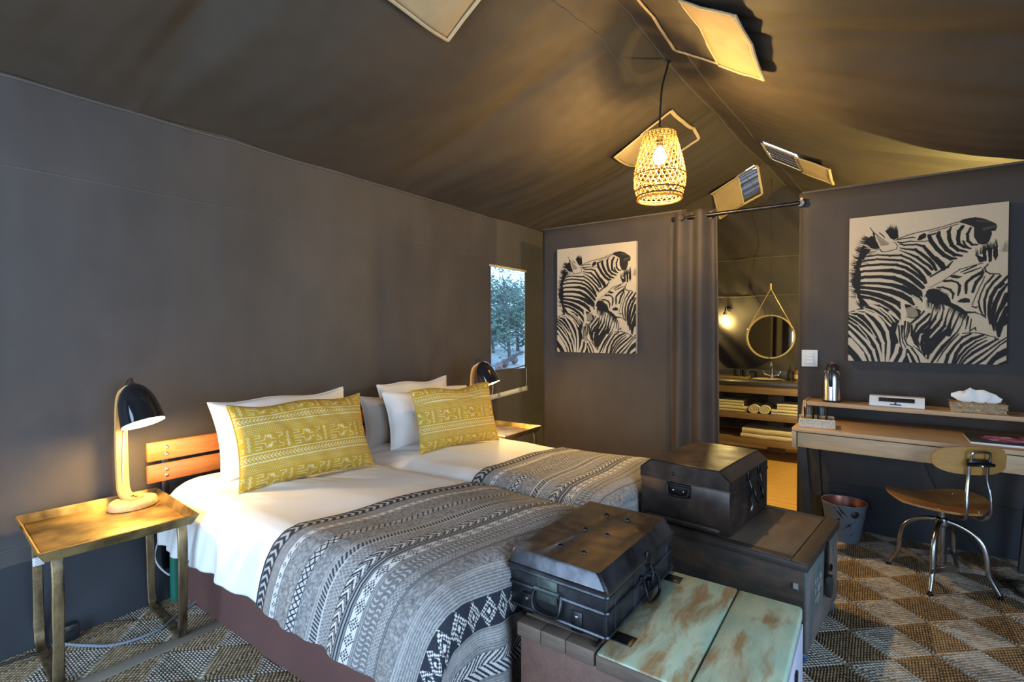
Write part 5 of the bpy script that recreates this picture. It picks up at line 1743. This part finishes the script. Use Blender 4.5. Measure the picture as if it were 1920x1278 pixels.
MB().lathe([(0, .0), (.026, 0), (.026, .012), (.016, .02), (.014, .06), (0, .06)], 18).build('body', M['chrome'], t)
MB().tube(smoothpath([(0, 0, .05), (0, 0, .14), (-.012, 0, .175), (-.05, 0, .19), (-.085, 0, .175), (-.092, 0, .14)], 7), .009, 10).build('spout', M['chrome'], t)
for s_ in (-1, 1):
    h = MB().tube([(0, 0, .03), (-.01, s_ * .05, .052), (-.014, s_ * .075, .064)], .009, 9).build('handle', M['chrome'], t)
    MB().tube([(-.04, s_ * .075, .062), (.012, s_ * .075, .068)], .006, 8).build('cross_bar', M['chrome'], h)
    MB().tube([(-.014, s_ * .062, .040), (-.014, s_ * .090, .090)], .006, 8).build('cross_bar', M['chrome'], h)
for (yy, mt_, lab) in ((.715, 'dkamber', 'dark brown pump bottle beside the basin, left of the pair'), (.655, 'amber', 'amber pump bottle beside the basin, right of the pair')):
    t = thing('pump_bottle', lab, 'bottle', (6.17, yy, .8125))
    MB().lathe([(0, 0), (.028, 0), (.030, .006), (.030, .085), (.022, .105), (.010, .112), (.010, .122)], 20).build('body', M[mt_], t)
    MB().lathe([(.012, .120), (.012, .134), (.004, .136), (.004, .158), (0, .158)], 12).box((-.010, 0, .160), (.034, .010, .008), .002).build('pump', M['blackplastic'], t)
    MB().lathe([(.0305, .022), (.0305, .066)], 20).build('label_band', M['blackplastic'] if mt_ == 'dkamber' else M['gold'], t)
t = thing('vanity_tray', 'low dark tray on the vanity behind the curtain edge', 'tray', (6.12, 1.30, .8125))
MB().span((-.09, -.18, 0), (.09, .18, .008), .003).build('base', M['vanwood'], t)
for c, d in (((-.09, 0, .014), (.008, .36, .026)), ((.09, 0, .014), (.008, .36, .026)), ((0, -.18, .014), (.18, .008, .026)), ((0, .18, .014), (.18, .008, .026))):
    MB().box(c, d, .002).build('rim', M['vanwood'], t)
for yy, lab in ((1.235, 'blue grey ceramic tumbler on the vanity tray, nearest the curtain'), (1.150, 'dark ceramic tumbler at the right end of the vanity tray')):
    o = MB().lathe([(0, 0), (.034, 0), (.038, .006), (.040, .095), (.036, .095), (.034, .012), (0, .010)], 22).build('tumbler', M['mugdark'])
    o.location = (6.10, yy, .821)
    tag(o, lab, 'tumbler', 'tumblers on the vanity')
def towel(loc, w, d, h, label, group, layers=2, rz=0):
    """folded towel: w along y, d along x; rounded folds at its front edge"""
    t = thing('folded_towel', label, 'towel', loc, rz, group)
    for k in range(layers):
        hh = h / layers
        def sec(y, s):
            wob = .006 * mnoise.noise((y * 9, k * 3.3 + loc[2] * 5, loc[1] * 3))
            out = []
            for a in np.linspace(PI / 2, 3 * PI / 2, 9):
                out.append((-d / 2 + hh / 2 + hh / 2 * math.cos(a) + wob, y, hh * k + hh / 2 + hh / 2 * .98 * math.sin(a) + wob * .5 * (k == layers - 1)))
            out += [(d / 2, y, hh * k + .002), (d / 2, y, hh * (k + 1) - .002 + wob)]
            return out
        rings = [sec(y, 0) for y in np.linspace(-w / 2, w / 2, 18)]
        MB().loft(rings).build('fold', M['towel'], t)
    return t
SZ = .4765
towel((5.93, 1.27, SZ), .40, .30, .062, 'cream towel at the bottom of the left pile on the upper vanity shelf', 'towels on the vanity shelves')
towel((5.94, 1.28, SZ + .0625), .33, .26, .062, 'cream towel on top of the left pile on the upper vanity shelf', 'towels on the vanity shelves')
towel((5.93, .66, SZ), .36, .30, .058, 'cream towel at the bottom of the right pile on the upper vanity shelf', 'towels on the vanity shelves')
towel((5.94, .64, SZ + .0585), .30, .27, .060, 'rumpled cream towel on top of the right pile on the upper vanity shelf', 'towels on the vanity shelves')
towel((5.93, .82, .2115), .62, .34, .048, 'long cream bath mat at the bottom of the pile on the lower vanity shelf', 'towels on the vanity shelves', 1)
towel((5.94, .82, .260), .60, .33, .055, 'long cream bath towel on top of the pile on the lower vanity shelf', 'towels on the vanity shelves', 1)
for yy, lab in ((1.005, 'rolled cream face cloth between the towel piles, left one'), (.905, 'rolled cream face cloth between the towel piles, right one')):
    t = thing('rolled_towel', lab, 'towel', (5.90, yy, SZ), 0, 'rolled face cloths')
    MB().loft([[(x_, .058 * math.cos(a) * (1 if x_ > -.12 else .9), .046 + .046 * math.sin(a)) for a in np.linspace(0, 2 * PI, 25)[:-1]] for x_ in (-.13, -.125, .12, .125)]).build('roll', M['towel'], t)
    sp = [(-.1315, (.006 + .0065 * a / 2) * math.cos(a), .046 + (.006 + .0055 * a / 2) * math.sin(a)) for a in np.linspace(0, 5 * PI, 50)]
    MB().tube(sp, .003, 5).build('spiral_edge', M['towel'], t)

t = thing('round_mirror', 'round gold framed mirror hung by a leather strap over the basin', 'mirror', (6.30, .93, 1.28))
tl = Matrix.Rotation(math.radians(3), 4, 'Y')
yr = .235
MB().lathe([(0, 0), (yr - .004, 0)], 56, tl @ Matrix.Rotation(-PI / 2, 4, 'Y') @ T(0, 0, .012)).build('mirror_glass', M['mirror'], t)
MB().lathe([(yr - .006, .0), (yr - .006, .022), (yr, .045), (yr + .012, .045), (yr + .014, -.004), (yr - .006, -.004), (yr - .006, 0)], 64, tl @ Matrix.Rotation(-PI / 2, 4, 'Y')).build('frame', M['gold'], t)
for s_ in (-1, 1):
    MB().tube([(-.02, s_ * .205, .135), (-.005, s_ * .10, .345), (.0, .0, .545)], .007, 6, flat=.6).build('strap', M['gold'], t)
MB().tube([(0, 0, .53), (0, 0, .60)], .010, 8).build('strap_ring', M['gold'], t)
MB().tube([(0, 0, .60), (.01, 0, 1.0), (.0, 0, roof_z(6.30, .93) - 1.30)], .0028, 5).build('hanging_cord', M['cord'], t)
for a in (20, 90, 160, 270):
    a = math.radians(a)
    MB().lathe([(0, .004), (.006, .003), (.008, 0)], 8, tl @ T(-.046, (yr + .006) * math.cos(a), (yr + .006) * math.sin(a)) @ Matrix.Rotation(-PI / 2, 4, 'Y')).build('stud', M['chrome'], t)

t = thing('wall_lamp', 'bare bulb wall lamp glowing at the curtain edge in the bathroom', 'wall lamp', (6.42, 1.43, 1.50))
MB().lathe([(0, .0), (.045, .0), (.045, .016), (.02, .03)], 20, T(.10, 0, .10) @ Matrix.Rotation(-PI / 2, 4, 'Y')).build('wall_plate', M['iron'], t)
MB().tube(smoothpath([(.08, 0, .10), (.0, 0, .13), (-.04, 0, .11), (-.05, 0, .07)], 5), .007, 8).build('arm', M['iron'], t)
MB().lathe([(.0, .075), (.018, .07), (.020, .04), (.016, .035)], 14, T(-.05, 0, 0)).build('socket', M['brass'], t)
MB().lathe([(.012, .035), (.030, .0), (.032, -.02), (.02, -.045), (0, -.05)], 18, T(-.05, 0, 0)).build('bulb', M['bulb'], t)
point('wall_bulb_light', (6.43, 1.43, 1.46), BATH_W, BATHCOL, .03)
# second bathroom lamp, out of sight right of the doorway, whose glow fills roof and floor
t = link(bpy.data.objects.new('hanging_bulb', None)); t.parent = roof; t.location = (5.15, -.45, 1.75)
MB().tube([(0, 0, .12), (0, 0, roof_z(5.15, -.45) - 1.76)], .005, 6).build('cord', M['cord'], t)
MB().lathe([(0, .14), (.018, .135), (.020, .10), (.014, .085)], 14).build('socket', M['blackplastic'], t)
MB().lathe([(.014, .09), (.036, .05), (.036, .02), (0, -.01)], 18).build('bulb', M['bulb'], t)
point('bathroom_bulb_light', (5.15, -.45, 1.70), BATH2_W, BATHCOL, .04)

# ------------------------------------------------------------------ seagrass rugs: coiled square tiles
def braid_mat(name, c1, c2, c3):
    mt, nt, bs = newmat(name)
    uv = nt.nodes.new('ShaderNodeUVMap'); uv.uv_map = 'strand'
    sp = nt.nodes.new('ShaderNodeSeparateXYZ'); nt.links.new(uv.outputs[0], sp.inputs[0])
    oi = nt.nodes.new('ShaderNodeObjectInfo')
    # twisted plait along the strand: slanting waves
    def mth(op, a, b=None):
        n = nt.nodes.new('ShaderNodeMath'); n.operation = op
        for k, q in enumerate((a, b)):
            if q is None: continue
            if isinstance(q, (int, float)): n.inputs[k].default_value = q
            else: nt.links.new(q, n.inputs[k])
        return n.outputs[0]
    w = mth('SINE', mth('ADD', mth('MULTIPLY', sp.outputs['X'], 2 * PI / .020), mth('MULTIPLY', sp.outputs['Y'], 3.0)))
    v = coords(nt)
    n1 = tnoise(nt, v, 55, 3); n2 = tnoise(nt, v, 5, 2)
    f = mth('ADD', mth('ADD', mth('MULTIPLY', w, .17), mth('MULTIPLY', n1, .95)), mth('MULTIPLY', mth('SUBTRACT', oi.outputs['Random'], .5), .18))
    col = ramp(nt, mth('ADD', f, .02), [(.26, c1), (.50, c2), (.80, c3)])
    nt.links.new(col, bs.inputs['Base Color'])
    bs.inputs['Roughness'].default_value = .55
    bump(nt, bs, mth('ADD', w, mth('MULTIPLY', n1, 2.0)), .8, .003)
    return mt
M['braid'] = braid_mat('seagrass_pale', (.14, .115, .085), (.40, .34, .255), (.66, .59, .48))
M['braid_sheen'] = braid_mat('seagrass_dark_sheen', (.09, .06, .03), (.30, .205, .11), (.52, .39, .23))  # brown tint stands in for the darker sheen of strands along X
TX, TY = .283, .297
def tile_mesh():
    me = bpy.data.meshes.new('rug_tile')
    vs = []; fs = []; uv = []; mi = []
    nr = 14
    for r in range(nr):
        o0 = (r + .5) / nr                      # half size ratio of this coil
        wd = .5 / nr * .98
        # rounded square path
        path = []
        hx, hy = TX / 2 * o0, TY / 2 * o0
        rc = min(hx, hy) * .16 + .003
        for cx_, cy_, a0 in ((hx - rc, hy - rc, 0), (-hx + rc, hy - rc, PI / 2), (-hx + rc, -hy + rc, PI), (hx - rc, -hy + rc, 1.5 * PI)):
            for q in range(4):
                a = a0 + PI / 2 * q / 3
                path.append((cx_ + rc * math.cos(a), cy_ + rc * math.sin(a), math.cos(a), math.sin(a)))
        np_ = len(path)
        base = len(vs)
        hw = TX * wd * .5
        L = 0
        Ls = []
        for i in range(np_ + 1):
            p = path[i % np_]
            if i:
                pp = path[(i - 1) % np_]
                L += math.hypot(p[0] - pp[0], p[1] - pp[1])
            Ls.append(L)
            for dq, dz in ((-1.0, .003), (-.55, .0095), (.55, .0095), (1.0, .003)):
                vs.append((p[0] + p[2] * hw * dq, p[1] + p[3] * hw * dq, dz))
        for i in range(np_):
            for q in range(3):
                a = base + i * 4 + q
                fs.append((a, a + 4, a + 5, a + 1))
                uv += [(Ls[i], q / 3), (Ls[i + 1], q / 3), (Ls[i + 1], (q + 1) / 3), (Ls[i], (q + 1) / 3)]
                p, p2 = path[i], path[(i + 1) % np_]
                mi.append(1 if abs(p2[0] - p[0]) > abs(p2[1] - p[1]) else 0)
    me.from_pydata(vs, [], fs)
    lay = me.uv_layers.new(name='strand')
    lay.data.foreach_set('uv', np.array(uv, np.float32).ravel())
    me.polygons.foreach_set('use_smooth', [True] * len(fs))
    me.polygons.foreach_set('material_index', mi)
    me.materials.append(M['braid']); me.materials.append(M['braid_sheen'])
    return me
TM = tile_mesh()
def rug(label, lo, hi, cells):
    t = thing('seagrass_rug', label, 'rug', ((lo[0] + hi[0]) / 2, (lo[1] + hi[1]) / 2, 0), 0, 'seagrass rugs')
    ox, oy = (lo[0] + hi[0]) / 2, (lo[1] + hi[1]) / 2
    MB().span((lo[0] - ox, lo[1] - oy, -.006), (hi[0] - ox, hi[1] - oy, .003), .0).build('backing', M['binding'], t)
    for k, (cx_, cy_) in enumerate(cells):
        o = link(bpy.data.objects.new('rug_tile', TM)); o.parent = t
        o.location = (cx_ - ox, cy_ - oy, .0005 * math.sin(k * 3.7))
        o.rotation_euler = (0, 0, .012 * math.sin(k * 2.3))
    return t
x0, y0 = 2.405, -.08
cells = [(x0 + TX * (i + .5), y0 + TY * (j)) for i in range(-3, 6) for j in range(-3, 4)]
rug('big coiled seagrass rug under the chair, chest and desk', (x0 - 3 * TX, y0 - 3.5 * TY), (x0 + 6 * TX - .01, y0 + 3.5 * TY), cells)
yb = 2.395
cells = [(1.13 - TX * (i + .5), yb - TY * (j + .5)) for i in range(0, 4) for j in range(0, 3)]
r2_ = rug('seagrass rug beside the near bed, in front of the grey binding', (1.13 - 4 * TX, yb - 3 * TY), (1.13, yb), cells)
cells = [(1.15 - TX * (i + .5), 2.475 + TY * .5 + TY * j) for i in range(0, 5) for j in range(0, 1)] + [(1.15 - TX * (i + .5), 2.475 + TY * 1.5) for i in range(0, 5)]
r3_ = rug('seagrass rug strip under the brass table along the headboard wall', (1.15 - 5 * TX, 2.47), (1.15, 3.04), cells)
MB().box((0, -.285 - .036, .006), (5 * TX, .075, .012), .003).build('binding', M['binding'], r3_)

# ------------------------------------------------------------------ cables and the pipe by the near bed
def cable(name, pts, r, mat, label, n=8):
    P = smoothpath(pts, 8)
    c = P[0].copy()
    o = MB().tube([p - c for p in P], r, n).build(name, mat)
    o.location = c
    tag(o, label, 'cable')
    return o
cable('braided_cable', [(.60, 2.80, .02), (.66, 2.70, .018), (.74, 2.60, .019), (.88, 2.58, .018), (1.00, 2.66, .018), (1.10, 2.70, .03), (1.125, 2.72, .10)], .006, M['greycord'], 'grey braided cable lying on the rug beneath the near brass table')
cable('white_cable', [(.99, 2.90, .46), (1.0, 2.88, .35), (.97, 2.87, .24), (1.01, 2.86, .15), (1.06, 2.84, .12), (1.09, 2.80, .20)], .0045, M['whitecord'], 'thin grey white cable looping behind the right leg of the near brass table')
cable('black_cable', [(.36, 2.84, .012), (.44, 2.83, .014), (.56, 2.80, .014), (.62, 2.79, .016)], .006, M['cord'], 'black cable along the wall skirt left of the near brass table')
cable('black_cable', [(3.70, -.52, .014), (3.62, -.60, .016), (3.52, -.62, .016), (3.50, -.70, .016), (3.60, -.76, .018), (3.70, -.70, .020), (3.66, -.58, .022), (3.56, -.60, .022)], .008, M['cord'], 'coiled black cable on the floor by the right desk leg')
cable('black_cable', [(4.02, -.22, .70), (4.0, -.30, .45), (3.95, -.42, .20), (3.86, -.56, .03)], .005, M['cord'], 'black cable hanging down the wall behind the desk chair')
o = MB().tube([(0, 0, 0), (0, 0, .34)], .024, 14).build('pipe', M['green']); o.location = (1.045, 2.83, .01)
tag(o, 'short green pipe standing between the near brass table and the bed', 'pipe')
o = MB().box((0, 0, .035), (.07, .045, .07), .008).box((.0, -.02, .05), (.03, .01, .02), .003).build('plug_adapter', M['blackplastic']); o.location = (.63, 2.83, .01)
tag(o, 'black plug adapter on the floor by the wall skirt under the near brass table', 'plug')

# ------------------------------------------------------------------ outside the window
b = MB().grid(lambda u, v: (-14 + 34 * u, 3.3 + 26 * v, -.02 + .08 * mnoise.noise((u * 20, v * 16, 1)) + 3.1 * v), 60, 40)
g = struct('ground', b, mottled('pale_dry_ground', (.42, .38, .32), (.62, .58, .50), .95, scale=2))
rs_ = random.Random(21)
bark = mottled('grey_bark', (.10, .085, .075), (.22, .19, .17), .9, scale=6, stretch=(4, 4, 1))
leaf = mottled('dusty_leaves', (.10, .14, .09), (.24, .30, .20), .8, scale=3)
def tree(x, y, h, r, lean, n, label):
    t = thing('bush_tree', label, 'tree', (x, y, .119 * (y - 3.3) - .1), 0, 'trees outside the tent window')
    b = MB()
    top = Vector((lean * h, .1 * h, h))
    b.tube(smoothpath([(0, 0, 0), (lean * h * .3, .05, h * .35), (lean * h * .8, .1, h * .7), tuple(top)], 5), [r * (1 - .8 * k / 15) for k in range(16)], 8)
    tips = []
    for k in range(7):
        a = rs_.uniform(0, 2 * PI); z = h * rs_.uniform(.06, .88)
        p0 = Vector((lean * z, .05 * z, z)); L = h * rs_.uniform(.25, .45)
        p1 = p0 + Vector((math.cos(a) * L, math.sin(a) * L, L * rs_.uniform(.3, .9)))
        b.tube([p0, (p0 + p1) / 2 + Vector((0, 0, -.05)), p1], [r * .4, r * .28, r * .1], 5)
        tips += [p1, (p0 + p1) / 2]
    b.build('trunk', bark, t)
    f = MB()
    for k in range(n):
        c = Vector(rs_.choice(tips + [top])) + Vector((rs_.gauss(0, .32), rs_.gauss(0, .32), rs_.gauss(0, .26))) * (h / 3)
        s_ = rs_.uniform(.035, .085)
        d1 = Vector((rs_.gauss(0, 1), rs_.gauss(0, 1), rs_.gauss(0, 1))).normalized()
        d2 = d1.orthogonal().normalized()
        f.add([c - d1 * s_, c + d2 * s_ * .45, c + d1 * s_, c - d2 * s_ * .45], [[0, 1, 2, 3]])
    f.build('foliage', leaf, t, smooth=0, fixn=False)['kind'] = 'stuff'
    return t
for k, (x, y, h, r, le, n, lab) in enumerate(((11.6, 8.4, 2.45, .05, .0, 900, 'slim straight tree in the middle of the tent window'), (11.9, 9.2, 1.9, .05, -.06, 2200, 'bushy tree at the left of the tent window'),
        (13.3, 9.3, 1.9, .06, .08, 2200, 'leaning bushy tree at the right of the tent window'), (15.2, 11.2, 2.2, .08, .0, 2600, 'tall hazy tree behind the others outside the window'), (15.6, 12.2, 2.0, .06, -.04, 2600, 'hazy tree far behind the left bush outside the window'), (18.2, 12.9, 2.2, .07, .03, 2600, 'hazy tree far behind the leaning bush outside the window'))):
    tree(x, y, h, r, le, n, lab)
for k, (x, y, rz, L, lab) in enumerate(((9.6, 7.15, .45, .9, 'long brown fallen log on the ground outside the window'), (10.3, 7.45, .2, .8, 'shorter fallen log behind the long one outside the window'))):
    t = thing('fallen_log', lab, 'log', (x, y, .119 * (y - 3.3) - .03), rz, 'logs outside the tent window')
    P = smoothpath([(-L / 2, 0, .05), (-L / 6, .06, .12), (L / 5, -.03, .16), (L / 2, .05, .12)], 6)
    MB().tube(P, [.07 + .03 * math.sin(i * .5) for i in range(len(P))], 9).build('trunk', mottled('red_brown_log', (.20, .11, .085), (.34, .21, .17), .9, scale=5), t)
    MB().tube([P[9], P[9] + Vector((.1, -.25, .2)), P[9] + Vector((.2, -.45, .22))], [.04, .03, .015], 7).build('branch_stub', bark, t)
for k, (x, y, s_, lab) in enumerate(((10.1, 7.9, .20, 'grey boulder behind the logs outside the window'), (9.75, 7.55, .14, 'smaller grey boulder left of the logs outside the window'))):
    bm = bmesh.new(); bmesh.ops.create_icosphere(bm, subdivisions=3, radius=s_)
    for v in bm.verts: v.co *= 1 + .35 * mnoise.noise(v.co * 3 + Vector((k * 9, 0, 0))); v.co.z *= .65
    me = bpy.data.meshes.new('boulder'); bm.to_mesh(me); bm.free()
    me.materials.append(mottled('pale_boulder', (.30, .29, .28), (.48, .46, .44), .9, scale=4))
    o = link(bpy.data.objects.new('boulder', me)); o.location = (x, y, .119 * (y - 3.3) + .02)
    tag(o, lab, 'boulder', 'boulders outside')
